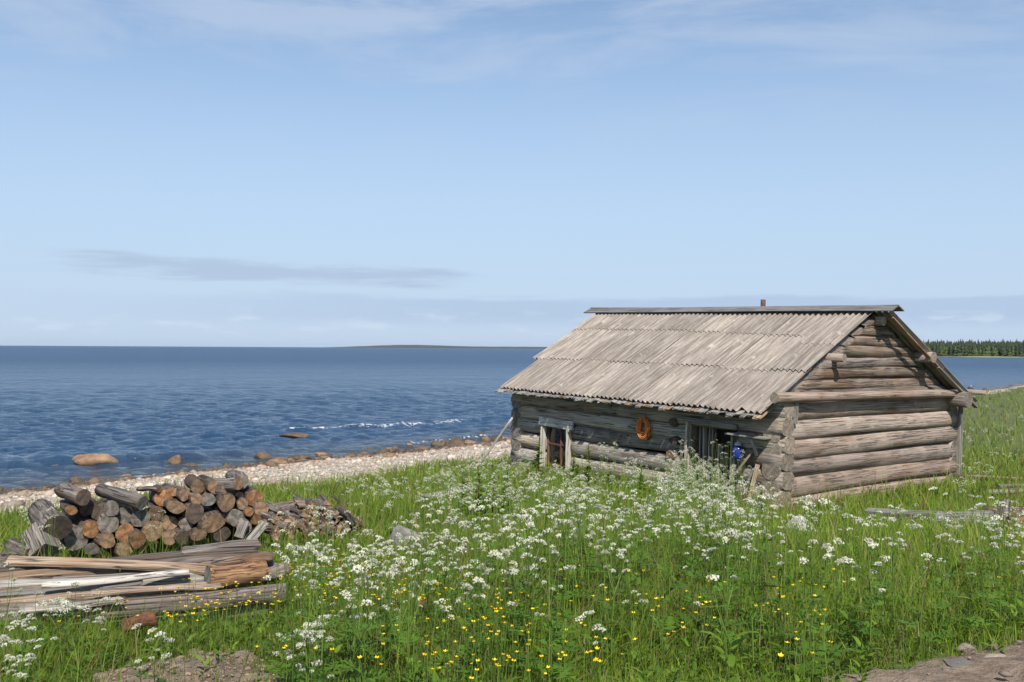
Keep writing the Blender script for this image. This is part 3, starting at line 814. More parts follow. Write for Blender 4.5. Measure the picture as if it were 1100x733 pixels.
# window
win = holder('window', hut)
u = -.19
w0, w1, wz0, wz1 = WIN
hplank((u, w0 - .16, wz1 + .06), (u - .01, w1 + .15, wz1 + .10), .19, .04, M_PALE, win, 'lintel_board', 760, math.radians(90))
hplank((u, w0 - .02, wz0 - .12), (u, w0 - .03, wz1 - .03), .15, .035, M_PALE, win, 'side_board', 761)
hplank((u, w1 + .03, wz0 - .12), (u, w1 + .02, wz1 - .03), .15, .035, M_PALE, win, 'side_board', 762)
hplank((u + .02, w0, wz0 - .08), (u + .02, w1, wz0 - .08), .12, .05, M_BOARD, win, 'sill', 763, math.radians(90))
sash = holder('sash', win)
us = -.06
for (a, b, w_) in [((us, w0 + .03, wz0), (us, w0 + .03, wz1), .07), ((us, w1 - .03, wz0), (us, w1 - .03, wz1), .07), ((us, w0, wz1 - .03), (us, w1, wz1 - .03), .06),
                   ((us, w0, wz0 + .03), (us, w1, wz0 + .03), .06), ((us, (w0 + w1) / 2 - .06, wz0), (us, (w0 + w1) / 2 - .06, wz1), .05), ((us - .004, w0, .62), (us - .004, w1, .62), .04)]:
    hz = abs(a[2] - b[2]) < .1
    hplank(a, b, w_, .045, M_REDB, sash, 'glazing_bar', int(a[1] * 50 + a[2] * 9), math.radians(90) if hz else 0)
me_p = lambda y0, y1, z0, z1: new_mesh('pane', [(0, y0, z0), (0, y1, z0), (0, y1, z1), (0, y0, z1), (.004, y0, z0), (.004, y1, z0), (.004, y1, z1), (.004, y0, z1)], [(0, 3, 2, 1), (4, 5, 6, 7), (0, 1, 5, 4), (1, 2, 6, 5), (2, 3, 7, 6), (3, 0, 4, 7)], [M_GLASS])
vm = (w0 + w1) / 2 - .06
for (a, b, c_, e_) in [(w0 + .06, vm - .02, wz0 + .05, .60), (vm + .02, w1 - .06, wz0 + .05, .60), (w0 + .06, vm - .02, .64, wz1 - .05), (vm + .02, w1 - .06, .64, wz1 - .05)]:
    add('pane', me_p(a, b, c_, e_), win, Matrix.Translation((us + .004, 0, 0)))
Vc = []; Fx = []
for i in range(13):
    y = w0 + .22 + i * (w1 - w0 - .22) / 12
    for z in (wz0, .6, wz1): Vc.append((-.02 + .02 * math.sin(i * 1.9), y - (.14 if z < .2 else 0) * (i / 12), z))
for i in range(12):
    for j in range(2): Fx.append((i*3+j, (i+1)*3+j, (i+1)*3+j+1, i*3+j+1))
add('curtain', new_mesh('curtain', Vc, Fx, [M_CURTAIN], None, True), win)
# dark room lining behind the openings
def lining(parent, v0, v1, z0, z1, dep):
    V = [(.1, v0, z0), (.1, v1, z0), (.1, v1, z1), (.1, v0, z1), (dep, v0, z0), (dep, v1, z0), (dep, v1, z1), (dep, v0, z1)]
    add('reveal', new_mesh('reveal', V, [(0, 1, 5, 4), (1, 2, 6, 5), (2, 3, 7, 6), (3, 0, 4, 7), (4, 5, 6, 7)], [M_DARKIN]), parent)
lining(win, w0 - .05, w1 + .05, wz0 - .05, wz1 + .05, .7)

# door
door = holder('door', hut)
lining(door, DOOR[0] - .04, DOOR[1] + .04, -.5, DOOR[2] + .04, .5)
hplank((-.21, DOOR[1] + .02, -.35), (-.20, DOOR[1] + .0, 1.50), .13, .05, M_PALE, door, 'door_post', 770)
hplank((-.21, DOOR[0] - .02, -.35), (-.20, DOOR[0] - .03, 1.38), .10, .05, M_PALE, door, 'door_post', 771)
hplank((-.22, DOOR[0] - .12, 1.50), (-.22, DOOR[1] + .12, 1.535), .10, .05, M_BOARD, door, 'lintel_board', 772, math.radians(90))
gg = np.random.default_rng(9)
yv = DOOR[0] + .07
for i in range(7):
    wd = gg.uniform(.11, .15)
    top_ = [1.05, .98, 1.12, 1.4, 1.42, 1.42, 1.40][i]
    hplank((-.03 + .012 * i, yv + wd / 2, -.4), (-.03 + .012 * i + gg.normal() * .01, yv + wd / 2 + gg.normal() * .012, top_), wd * .95, .03, M_FRONT if i % 3 else M_BOARD, door, 'door_plank', 780 + i)
    yv += wd + .004
hplank((-.07, DOOR[0] + .55, 1.05), (-.05, DOOR[0] + .5, 1.32), .035, .03, M_TAN, door, 'handle', 791)
# shelf right of the door
shelf = holder('shelf', hut)
hplank((-.26, .02, 1.36), (-.26, DOOR[0] + .02, 1.37), .26, .03, M_BOARD, shelf, 'shelf_board', 800)
hplank((-.20, .30, 1.02), (-.34, .30, 1.33), .06, .04, M_BOARD, shelf, 'bracket', 801)

# things by the door
def lathe(name, prof, mat, seg=18):
    V = []; Fx = []
    for (r_, z) in prof:
        for j in range(seg):
            a = j / seg * 6.283; V.append((r_ * math.cos(a), r_ * math.sin(a), z))
    for i in range(len(prof) - 1):
        for j in range(seg):
            j2 = (j + 1) % seg; Fx.append((i*seg+j, i*seg+j2, (i+1)*seg+j2, (i+1)*seg+j))
    Fx.append(tuple(range(seg))[::-1]); Fx.append(tuple((len(prof)-1)*seg+j for j in range(seg)))
    return new_mesh(name, V, Fx, [mat], None, True)
def hw(u, v, z): return HUTM @ Vector((u, v, z))
can = add('washing_can', None, None, Matrix.Translation(hw(-.24, .69, .90)), 'blue enamel hanging wash can under the shelf by the door', 'wash can')
add('body', lathe('body', [(.03, 0), (.085, .02), (.10, .06), (.10, .20), (.085, .23), (.05, .25), (.03, .26)], M_BLUE), can)
add('lid', lathe('lid', [(.06, .262), (.075, .27), (.05, .31), (.015, .335), (.015, .355)], M_WHITE), can)
add('spout', lathe('spout', [(.012, -.07), (.012, -.005), (.02, 0)], M_WHITE), can)
add('hook_wire', lathe('hook_wire', [(.006, .33), (.006, .45)], M_RUST, 6), can)
# coil of orange rope
Vr = []; Fx = []; nb = 0
g = np.random.default_rng(4)
def tube(V, Fx, pts, r_, seg=6, closed=False, taper=1.0):
    base = len(V); n = len(pts)
    for i, p in enumerate(pts):
        p = Vector(p); a = Vector(pts[(i - 1) % n if closed else max(i - 1, 0)]); b = Vector(pts[(i + 1) % n if closed else min(i + 1, n - 1)])
        tg = (b - a).normalized(); up = Vector((0, 0, 1)) if abs(tg.z) < .9 else Vector((1, 0, 0))
        x = tg.cross(up).normalized(); y = x.cross(tg); rr = r_ * (1 + (taper - 1) * i / max(n - 1, 1))
        for j in range(seg):
            an = j / seg * 6.283; V.append(tuple(p + x * math.cos(an) * rr + y * math.sin(an) * rr))
    for i in range(n if closed else n - 1):
        for j in range(seg):
            j2 = (j + 1) % seg; i2 = (i + 1) % n
            Fx.append((base+i*seg+j, base+i2*seg+j, base+i2*seg+j2, base+i*seg+j2))
strands = []
rope = add('rope_coil', None, None, HUTM @ Matrix.Translation((-.22, 3.15, 1.27)), 'coil of orange rope hanging on the log wall', 'rope')
for k_ in range(20):
    V = []; Fx = []
    ra = .140 + g.uniform(-.06, .05); rb = .185 + g.uniform(-.07, .04); ox = g.uniform(-.05, .05); dz = g.uniform(-.03, .02); ph = g.uniform(0, 6)
    tube(V, Fx, [(ox + .012 * math.sin(3 * a + ph), ra * math.cos(a), dz + rb * math.sin(a) + .01 * math.sin(2 * a + ph)) for a in np.linspace(0, 6.283, 40, endpoint=False)], .011, 6, True)
    add('strand', new_mesh('strand', V, Fx, [M_ROPE], None, True), rope)
V = []; Fx = []
tube(V, Fx, [(-.07, .02, -.02), (-.07, 0, .1), (-.02, -.03, .2), (.05, -.02, .25), (.12, 0, .25)], .014, 6)
add('tie', new_mesh('tie', V, Fx, [M_ROPE], None, True), rope)

def lean(name, p0, p1, w_, th, mat, label, cat, seed, rnd=False, mats=None):
    L = (Vector(p1) - Vector(p0)).length
    me = log_mesh(name, L, w_, th, mats or [mat, E_TAN], 10, 8, .05, .01, seed) if rnd else plank_mesh(name, L, w_, th, [mat], seed, 6, .006)
    return add(name, me, None, axis_matrix(p0, p1), label, cat)
q = hw(-.75, .95, 0); lean('leaning_board', (q.x, q.y, g1(q.x, q.y) - .05), hw(-.20, .42, 1.06), .09, .035, M_TAN, 'tan board leaning aslant against the wall beside the door', 'board', 811)
q = hw(-.40, .36, 0); lean('leaning_board', (q.x, q.y, g1(q.x, q.y) - .05), hw(-.19, .27, .86), .08, .03, M_TAN, 'short upright tan board propped at the hut corner', 'board', 812)
q = hw(-.45, .55, 0); lean('leaning_board', (q.x, q.y, g1(q.x, q.y) - .05), hw(-.18, .40, .75), .07, .03, M_BOARD, 'short grey board behind the aslant tan board', 'board', 813)
q = hw(-1.1, 8.0, 0); lean('leaning_pole', (q.x, q.y, g1(q.x, q.y) - .05), hw(-.19, 7.42, 1.20), .032, .026, M_PALE, 'pale thin pole leaning on the far corner of the hut', 'pole', 814, True)

# ------------------------------------------------------------------ woodpile
MATS = {'g': (M_BARK, E_GREY), 't': (M_DARKBARK, E_TAN), 'o': (M_DARKBARK, E_ORANGE), 'd': (M_DARKBARK, E_DARK), 'b': (M_DARKBARK, E_TAN)}
WORD = {'g': 'grey', 't': 'tan', 'o': 'orange brown', 'd': 'dark', 'b': 'brown'}
# row, px, py, radius px, colour
LOGS = [('top', 186, 528, 6, 'o'), ('top', 198, 531, 6.6, 't'), ('top', 212, 524, 7.5, 'b'), ('top', 259, 517.5, 8.4, 'g'), ('top', 245, 527, 7.5, 't'), ('top', 230, 523, 7, 't'),
        ('second', 77, 549, 7, 'o'), ('second', 95, 544, 9, 'd'), ('second', 119.6, 547.5, 8, 'g'), ('second', 175, 536, 9.3, 'o'), ('second', 211, 537, 6.2, 'b'), ('second', 224, 537, 7.2, 'g'), ('second', 258, 532, 4.6, 't'), ('second', 273, 535.6, 9.2, 'o'), ('second', 106, 552, 8, 'd'),
        ('third', 134, 554, 8.5, 'g'), ('third', 151, 557, 10, 'g'), ('third', 168.5, 552, 8.5, 'b'), ('third', 190, 545, 9.7, 't'), ('third', 209, 551, 9.6, 'd'), ('third', 243, 540, 9.5, 'b'), ('third', 261, 542, 6, 'b'), ('third', 280, 547, 7.6, 'b'), ('third', 292, 551, 8, 'd'),
        ('fourth', 70, 567, 10.5, 'd'), ('fourth', 98, 569, 8.5, 'o'), ('fourth', 117, 564, 10, 'g'), ('fourth', 134, 573, 9.5, 'o'), ('fourth', 183, 562, 8, 't'), ('fourth', 200, 564, 7, 'g'), ('fourth', 230, 561, 13.5, 't'), ('fourth', 253.6, 557, 9.6, 'g'), ('fourth', 267.5, 550, 5.2, 'o'), ('fourth', 275, 558, 6, 'o'), ('fourth', 290, 563, 7, 'b'),
        ('bottom', 82, 579, 13, 'g'), ('bottom', 100, 590, 8.5, 'g'), ('bottom', 115, 580, 9, 'b'), ('bottom', 149, 581, 9, 'o'), ('bottom', 165.6, 571, 11, 'b'), ('bottom', 182, 577, 8, 'b'), ('bottom', 197, 578, 7.5, 'd'), ('bottom', 214, 575, 8, 'b'), ('bottom', 238, 574, 8, 'd'), ('bottom', 262, 567, 8, 'g'), ('bottom', 133, 590, 8, 'b')]
ORD = ['first', 'second', 'third', 'fourth', 'fifth', 'sixth', 'seventh', 'eighth', 'ninth', 'tenth', 'eleventh', 'twelfth']
rank = {}
for rw in ('top', 'second', 'third', 'fourth', 'bottom'):
    for i, it in enumerate(sorted([l for l in LOGS if l[0] == rw], key=lambda l: l[1])): rank[it] = i
g = np.random.default_rng(17)
WP_Y0, WP_Y1 = 12.35, 12.9
BACK = Vector((-.50, .86, 0)).normalized()
ROWN = {'top': 'top row', 'second': 'second row down', 'third': 'third row down', 'fourth': 'fourth row down', 'bottom': 'bottom row'}
def wood_log(name, end, direction, L, r_, mats, label, group, seed, wob=.06, cut=.1, squash=1.0, cat='log'):
    p0 = Vector(end); p1 = p0 + Vector(direction).normalized() * L
    me = log_mesh(name, L, r_, r_ * g.uniform(.9, 1.06), mats, 16, 6, wob, .012, seed, squash, cut)
    return add(name, me, None, axis_matrix(p0, p1, g.uniform(0, 6.28) if squash == 1 else g.uniform(-.4, .4)), label, cat, group)
for i, it in enumerate(LOGS):
    rw, px, py, rp, cc = it
    dep = WP_Y0 + (px - 60) / 230 * .55 + g.uniform(-.1, .1) + {'top': .12, 'second': .08, 'third': .04, 'fourth': 0, 'bottom': -.05}[rw]
    p = at(px, py, dep); rm = rp * dep / FPX
    dv = BACK + Vector((g.normal() * .16, g.normal() * .10, g.normal() * .05))
    wood_log('firewood_log', p, dv, g.uniform(.55, .8), rm, list(MATS[cc]), f'{WORD[cc]} log end, {ORD[rank[it]]} from the left in the {ROWN[rw]} of the woodpile', 'sawn logs stacked in the woodpile', 900 + i, wob=.075 if cc != 'd' else .11, squash=1.0 if i % 6 else .72)
# filler rows deep inside so that no daylight shows through
fill = [(px, py) for py in (548, 560, 572) for px in range(80, 285, 19)]
for i, (px, py) in enumerate(fill):
    p = at(px + g.uniform(-3, 3), py, 13.05 + (px - 60) / 230 * .5)
    if i % 1 == 0: wood_log('firewood_log', p, BACK, .45, .115, [M_DARKBARK, E_DARK], 'dark log deep inside the woodpile behind the front logs', 'dark logs deep inside the woodpile', 980 + i)
def side_log(name, a, b, rp, mats, label, seed, group=None, squash=1.0, wob=.05, cat='log', dY=0.0):
    p0 = Vector(at(*a)); p1 = Vector(at(*b)); r_ = rp * a[2] / FPX
    me = log_mesh(name, (p1 - p0).length, r_, r_ * .95, mats, 16, 7, wob, .012, seed, squash, .12)
    return add(name, me, None, axis_matrix(p0, p1), label, cat, group)
WG = 'sawn logs stacked in the woodpile'
side_log('firewood_log', (154, 540, 12.5), (108, 526, 12.9), 8.0, [M_BARK, E_GREY], 'long thick grey log lying crosswise on top of the woodpile', 1101, WG)
side_log('firewood_log', (90, 534, 12.35), (66, 526, 12.75), 8.5, [M_BARK, E_DARK], 'short grey log on the upper left corner of the woodpile', 1102, WG)
side_log('firewood_log', (62, 568, 12.1), (44, 550, 12.65), 14.5, [M_BARK, E_DARK], 'thickest grey stump at the left end of the woodpile', 1103, WG)
side_log('firewood_log', (35, 597, 11.9), (13, 587, 12.35), 9.5, [M_BARK, E_DARK], 'striped tan log lying at the lower left end of the woodpile', 1104, WG, wob=.04)
side_log('firewood_log', (256, 519, 12.8), (222, 523, 13.2), 7.2, [M_BARK, E_TAN], 'pinkish brown log lying sideways on the woodpile top', 1105, WG)
side_log('firewood_log', (172, 525, 12.7), (150, 525, 12.9), 5, [M_BARK, E_ORANGE], 'flat half log lying sideways on top of the woodpile', 1106, WG, .55)
# squared block and grey boards
p = Vector(at(41, 578, 12.05))
add('timber_block', plank_mesh('timber_block', .34, .30, .26, [M_BARK, E_GREY], 1110, 3, .002, .0, .05), None, axis_matrix(p + Vector((.14, -.1, -.16)), p + Vector((-.12, .14, .14)), .5), 'squared grey timber block leaning at the left end of the woodpile', 'block')
for i, (a, b, lab) in enumerate([((268, 582, 12.5), (285, 562, 12.75), 'grey board end leaning on the right end of the woodpile'), ((256, 578, 12.55), (263, 560, 12.7), 'short greyish board standing before the right end of the woodpile')]):
    p0, p1 = Vector(at(*a)), Vector(at(*b))
    add('scrap_board', plank_mesh('scrap_board', (p1 - p0).length, .12, .04, [M_BOARD], 1120 + i, 4, .004), None, axis_matrix(p0, p1, .5), lab, 'board')

# split firewood heap: a mound, pieces laid on its surface
def wedge_mesh(name, L, r_, mats, seed):
    g_ = np.random.default_rng(abs(int(seed))); n = 5
    an = np.sort(g_.uniform(0, 6.283, n)) if g_.random() < .3 else np.array([0, 1.1, 2.2, 3.4, 4.6]) + g_.uniform(-.35, .35, 5)
    rad = r_ * g_.uniform(.6, 1.2, n)
    V = []
    for x in (0, L * .5, L):
        for j in range(n):
            k_ = 1 + .12 * g_.normal(); V.append((x + (g_.normal() * .01), rad[j] * math.cos(an[j]) * k_, rad[j] * math.sin(an[j]) * k_))
    Fx = [tuple(range(n))[::-1], tuple(2 * n + j for j in range(n))]; mi = [1, 1]
    for i in range(2):
        for j in range(n): Fx.append((i*n+j, i*n+(j+1) % n, (i+1)*n+(j+1) % n, (i+1)*n+j)); mi.append(0)
    return new_mesh(name, V, Fx, mats, mi)
WM = [wedge_mesh('split_firewood', .32, .05, [[M_DARKBARK, E_TAN], [M_TAN, E_ORANGE], [M_BARK, E_TAN], [M_DARKBARK, E_DARK], [M_BARK, E_GREY], [M_TAN, E_TAN]][i % 6], 1200 + i) for i in range(12)]
hx0, hx1 = 290, 388
for i in range(190):
    px = g.uniform(hx0, hx1); tt = (px - hx0) / (hx1 - hx0)
    topy = 546 - 6 * math.sin(min(1, tt * 1.15) * 3.14) + max(0, tt - .62) * 46
    boty = 578 - tt * 10
    py = topy + (boty - topy) * g.uniform(0, 1) ** .9
    if py < topy: continue
    dep = 12.95 + tt * .35 - (py - topy) / 30 * .45 + g.normal() * .04
    p = Vector(at(px, py, dep)); dv = BACK + Vector((g.normal() * .2, g.normal() * .15, g.normal() * .07))
    add('split_firewood', WM[int(g.integers(12))], None, axis_matrix(p, p + dv, g.uniform(0, 6.28)), 'small split piece of firewood in the low heap', 'firewood', 'split firewood heaped beside the woodpile')
V, Fx_ = ICO3; pc = Vector(at(338, 572, 13.6))
for i, (a, b, w_, lab, mt) in enumerate([((297, 547, 13.0), (345, 540, 13.2), .22, 'broad bark slab covering the top of the split firewood heap', M_BARK), ((318, 542, 12.95), (352, 543, 13.25), .16, 'thin brown bark slab on the firewood heap', M_TAN), ((338, 541, 13.1), (368, 551, 13.3), .18, 'grey bark slab sloping down the firewood heap', M_BARK), ((364, 548, 13.0), (382, 562, 13.05), .12, 'brown slab on the right flank of the firewood heap', M_DARKBARK)]):
    p0, p1 = Vector(at(*a)), Vector(at(*b))
    add('bark_slab', plank_mesh('bark_slab', (p1 - p0).length, w_, .03, [mt], 1300 + i, 7, .025, .03), None, axis_matrix(p0, p1, .35), lab, 'bark')
p0, p1 = Vector(at(357, 533, 13.2)), Vector(at(391, 567, 12.9))
add('thin_stick', log_mesh('thin_stick', (p1 - p0).length, .016, .012, [M_DARKBARK, E_DARK], 8, 6, .05, .01, 1310), None, axis_matrix(p0, p1), 'thin dark stick leaning over the firewood heap', 'stick')

# ------------------------------------------------------------------ lumber pile in front
def lumber(name, a, b, rp, mats, label, seed, cat, flat=None, wob=.05, bend=.02, roll=0.0, ragged=.03):
    p0 = Vector(at(*a)); p1 = Vector(at(*b)); L = (p1 - p0).length
    if flat is None:
        r_ = rp * (a[2] + b[2]) / 2 / FPX
        me = log_mesh(name, L, r_, r_ * .95, mats, 18, 14, wob, bend, seed, 1.0, .1)
    else:
        me = plank_mesh(name, L, flat[0], flat[1], mats, seed, 9, .012, ragged)
    return add(name, me, None, axis_matrix(p0, p1, roll), label, cat, 'lumber piled in the grass')
lumber('long_log', (-70, 669, 7.95), (308, 638, 8.45), 11, [M_BARK, E_GREY], 'long grey bark log lying lowest and nearest in the lumber pile', 1401, 'log', bend=.03)
lumber('sawn_plank', (-30, 650, 8.25), (224, 631, 8.5), 0, [M_TAN, E_TAN], 'pale tan sawn plank along the front log of the lumber pile', 1402, 'plank', (.13, .045), roll=.25)
lumber('peeled_log', (-40, 634, 8.55), (224, 622, 8.85), 9, [M_BOARD, E_GREY], 'peeled grey log with flaking patches in the lumber pile middle', 1403, 'log', wob=.07)
lumber('thin_pole', (45, 630, 8.30), (203, 616, 8.72), 3.6, [M_PALE, E_TAN], 'thin pale peeled pole lying on the lumber pile', 1404, 'pole')
lumber('sawn_plank', (-25, 624, 8.75), (128, 611, 9.05), 0, [M_TAN, E_ORANGE], 'orange brown plank at the left of the lumber pile', 1405, 'plank', (.13, .045), roll=.2)
lumber('sawn_plank', (-10, 617, 8.9), (76, 606, 9.2), 0, [M_DARKBARK, E_DARK], 'dark narrow plank at the left back of the lumber pile', 1406, 'plank', (.10, .06))
lumber('long_plank', (9, 602, 9.0), (228, 613, 8.8), 0, [M_TAN, E_TAN], 'long tan plank lying crosswise over the lumber pile', 1407, 'plank', (.11, .045), roll=.35)
lumber('rotten_log', (223, 622, 8.5), (286, 615, 8.75), 13, [M_ORANGEW, E_GREY], 'short orange rotten log at the right of the lumber pile', 1408, 'log', wob=.05)
lumber('log_butt', (280, 620, 8.75), (308, 612, 9.0), 8, [M_BARK, E_TAN], 'grey log butt at the right tip of the lumber pile', 1409, 'log')
lumber('sawn_plank', (196, 591, 9.3), (279, 585, 9.5), 0, [M_BARK, E_GREY], 'topmost grey plank of the stacked planks behind the rotten log', 1410, 'plank', (.15, .035), roll=.2)
lumber('sawn_plank', (110, 604, 9.15), (276, 590, 9.4), 0, [M_DARKBARK, E_DARK], 'dark plank second from the top of the stacked planks', 1411, 'plank', (.15, .035), roll=.1)
lumber('sawn_plank', (150, 609, 9.05), (286, 597, 9.3), 0, [M_BARK, E_TAN], 'brown grey plank below the dark plank in the stack', 1412, 'plank', (.15, .04), roll=.25)
lumber('split_log', (178, 612, 8.95), (293, 600, 9.2), 6.5, [M_BARK, E_TAN], 'rough split log under the stacked planks', 1413, 'log', wob=.12)
lumber('split_log', (130, 616, 9.0), (262, 606, 9.15), 6.5, [M_DARKBARK, E_DARK], 'dark split log under the long crosswise plank', 1414, 'log', wob=.1)
lumber('sawn_plank', (255, 611, 9.1), (295, 606, 9.3), 0, [M_BARK, E_TAN], 'short plank end sticking out at the right of the stack', 1415, 'plank', (.10, .04))
lumber('log_chunk', (133, 672, 7.6), (166, 665, 7.75), 7.5, [M_REDB, E_ORANGE], 'red brown log chunk in the grass before the front log', 1416, 'log', wob=.1)
lumber('stump_piece', (-14, 605, 11.2), (16, 606, 11.4), 13, [M_BARK, E_DARK], 'grey stump piece between lumber pile and woodpile at the left', 1417, 'stump', wob=.1)
lumber('sawn_plank', (-45, 642, 8.4), (60, 634, 8.6), 0, [M_TAN, E_TAN], 'short tan plank half hidden at the left of the lumber pile', 1418, 'plank', (.12, .05))

for i, (a, b, w_, mt, lab) in enumerate([((-20, 640, 8.35), (150, 627, 8.6), .09, M_BOARD, 'narrow grey board between the tan plank and the peeled log'), ((60, 622, 8.75), (215, 612, 8.95), .08, M_BARK, 'narrow brown board right of the orange plank'), ((140, 601, 9.2), (268, 593, 9.4), .10, M_TAN, 'narrow tan lath lying between the stacked planks'), ((-20, 611, 9.1), (110, 604, 9.3), .09, M_BARK, 'narrow brown board at the back left of the lumber pile'), ((100, 638, 8.2), (235, 629, 8.42), .07, M_TAN, 'thin splintered lath on the front log'), ((20, 655, 7.95), (130, 645, 8.1), .06, M_PALE, 'thin pale lath lying on the front log at the left')]):
    lumber('thin_board', a, b, 0, [mt, E_TAN], lab, 1430 + i, 'board', (w_, .025), roll=random.uniform(0, .5))
# ------------------------------------------------------------------ debris by the gable, boards and rocks in the meadow
def gboard(name, a, b, flat, mats, label, seed, cat='board', lift=.05, roll=0.0, log=None, la=None, lb=None):
    p0 = Vector(hit(*a, lift)); p1 = Vector(hit(*b, lift)); p0.z = g1(p0.x, p0.y) + (lift if la is None else la); p1.z = g1(p1.x, p1.y) + (lift if lb is None else lb); L = (p1 - p0).length
    me = log_mesh(name, L, log, log * .9, mats, 12, 8, .07, .01, seed) if log else plank_mesh(name, L, flat[0], flat[1], mats, seed, 7, .01, .03)
    return add(name, me, None, axis_matrix(p0, p1, roll), label, cat)
gboard('fallen_pole', (1026, 512), (1150, 518), None, [M_TAN, E_TAN], 'long thin tan pole lying in the grass right of the hut', 1501, 'pole', .16, log=.05)
gboard('fallen_plank', (1060, 529), (1140, 525), (.22, .05), [M_BOARD], 'grey plank lying on the grass below the long thin pole', 1502, lift=.10)
gboard('fallen_plank', (1072, 523), (1150, 520), (.16, .05), [M_BOARD], 'narrow grey plank beside the grey plank right of the hut', 1503, lift=.15)
gboard('weathered_plank', (932, 549), (1008, 553), (.16, .05), [M_BOARD], 'pale grey plank lying in front of the gable wall', 1504, lift=.22, roll=.2)
gboard('weathered_plank', (1004, 556), (1066, 556), (.26, .06), [M_BOARD], 'broad grey plank at the right foot of the gable wall', 1505, lift=.22, roll=.35)
gboard('broken_log', (958, 560), (1012, 556), None, [M_DARKBARK, E_DARK], 'dark broken log under the pale plank before the gable', 1506, 'log', .08, log=.12)
gboard('broken_log', (1000, 566), (1050, 562), None, [M_BARK, E_DARK], 'dark grey log under the broad plank before the gable', 1507, 'log', .08, log=.13)
gboard('rotten_log', (1058, 555), (1140, 552), None, [M_REDB, E_ORANGE], 'red brown rotten trunk at the right edge beyond the plank', 1508, 'log', .14, log=.13)
gboard('rotten_log', (1085, 566), (1150, 562), None, [M_ORANGEW, E_ORANGE], 'orange rotten trunk lying below the red brown one', 1509, 'log', .16, log=.12)
gboard('stump_post', (1078, 577), (1080, 573), None, [M_BARK, E_GREY], 'short leaning grey stump post before the rotten trunks', 1510, 'post', 0, log=.07, la=-.05, lb=.42)
gboard('meadow_board', (455, 534), (500, 527), (.35, .05), [M_BOARD], 'grey weathered board lying among flowers left of the hut', 1511, lift=.2)
def rock(px, py, wpx, hpx, mat, label, seed, cat='rock', sink=.25, group=None, water=False, name='rock', flat=.6, lift=0.0):
    if water:
        dd = ray(px, py + hpx * .35); k_ = -EYE / dd[2]; p = Vector((dd[0] * k_, dd[1] * k_, 0))
    else: p = Vector(hit(px, py + hpx * .3, lift)); p.z = g1(p.x, p.y)
    sx_ = wpx * p.y / FPX / 2; sz = hpx * p.y / FPX / 2
    sz = max(sz, sx_ * .25)
    if lift: sz = sz + lift * .8
    m4 = Matrix.Translation((p.x, p.y + sx_ * flat * .5, p.z + sz * (1 - sink) * .6)) @ Matrix.Rotation(random.uniform(-.3, .3), 4, 'Z')
    return add(name, rock_mesh(name, (sx_ * 1.08, sx_ * flat, sz * 1.15), mat, seed), None, m4, label, cat, group)
rock(866, 566, 38, 16, M_ROCK_W, 'pale whitish boulder in front of the hut corner', 1601, name='boulder', lift=.12)
rock(438, 574, 46, 15, M_ROCK_G, 'flat grey boulder among flowers in the middle of the meadow', 1602, name='boulder', lift=.22)
rock(1040, 700, 28, 14, M_ROCK_P, 'pointed pale stone at the edge of the dirt path', 1603, 'stone', name='stone')
rock(1000, 729, 26, 7, M_ROCK_P, 'low pale stone half buried in the dirt path', 1604, 'stone', name='stone')
rock(1075, 708, 34, 8, M_ROCK_P, 'broad pale stone flush with the dirt path', 1605, 'stone', name='stone')
rock(1012, 698, 16, 6, M_ROCK_B, 'small brown stone where grass meets the dirt path', 1606, 'stone', name='stone')
rock(1062, 726, 30, 7, M_ROCK_P, 'flat pinkish stone in the dirt path near the corner', 1607, 'stone', name='stone')
rock(958, 724, 14, 6, M_ROCK_G, 'small grey stone on the near edge of the dirt path', 1608, 'stone', name='stone')
rock(228, 716, 34, 12, M_ROCK_B, 'brown stone in the bare earth below the lumber pile', 1609, 'stone', name='stone', sink=.5)
rock(175, 727, 24, 9, M_ROCK_B, 'small earthy stone at the left of the bare earth', 1610, 'stone', name='stone', sink=.5)
p = Vector(hit(1028, 722)); add('slate_piece', plank_mesh('slate_piece', .12, .08, .018, [M_SLATE], 1620, 4, .008, .02), None, axis_matrix(p + Vector((-.06, 0, .045)), p + Vector((.07, .02, .055)), .2), 'thin dark slate piece lying on the dirt path', 'slate')
p = Vector(hit(452, 681)); add('bark_chip', plank_mesh('bark_chip', .07, .05, .015, [M_REDB], 1621, 4, .01, .01), None, axis_matrix(p + Vector((-.03, 0, .22)), p + Vector((.04, 0, .24)), .3), 'small red brown bark chip in the near grass', 'bark')

# rocks in the sea, counted one by one
SEA = [(97, 493, 56, 20, M_ROCK_B, 'long flat brown boulder in the sea, the largest one'), (188, 494, 17, 12, M_ROCK_B, 'round brown rock in the sea right of the largest boulder'), (316, 468, 35, 10, M_ROCK_D, 'flat dark rock standing farthest out in the sea'),
       (3, 496, 18, 6, M_ROCK_B, 'brown rock in the sea at the left picture edge'), (300, 494, 18, 7, M_ROCK_B, 'orange brown rock off the beach, left of a pair'), (318, 491, 14, 6, M_ROCK_D, 'dark rock beside the orange brown one off the beach'), (344, 488, 16, 6, M_ROCK_B, 'orange tinted rock alone in the shallows'),
       (470, 477, 14, 7, M_ROCK_D, 'dark rock beside the breaking wave'), (433, 492, 13, 6, M_ROCK_D, 'brown rock on the waterline below the breaking wave'), (521, 472, 12, 7, M_ROCK_B, 'squarish brown rock in the shallows nearest the hut'), (440, 478, 10, 4, M_ROCK_B, 'little brown rock awash left of the breaking wave'),
       (60, 501, 14, 3, M_ROCK_B, 'low reddish rock awash left of the largest boulder'), (48, 526, 9, 6, M_ROCK_B, 'round orange stone on the left waterline'), (83, 522, 14, 6, M_ROCK_D, 'dark stone on the waterline behind the woodpile'), (135, 511, 11, 5, M_ROCK_B, 'pale brown rock awash behind the woodpile')]
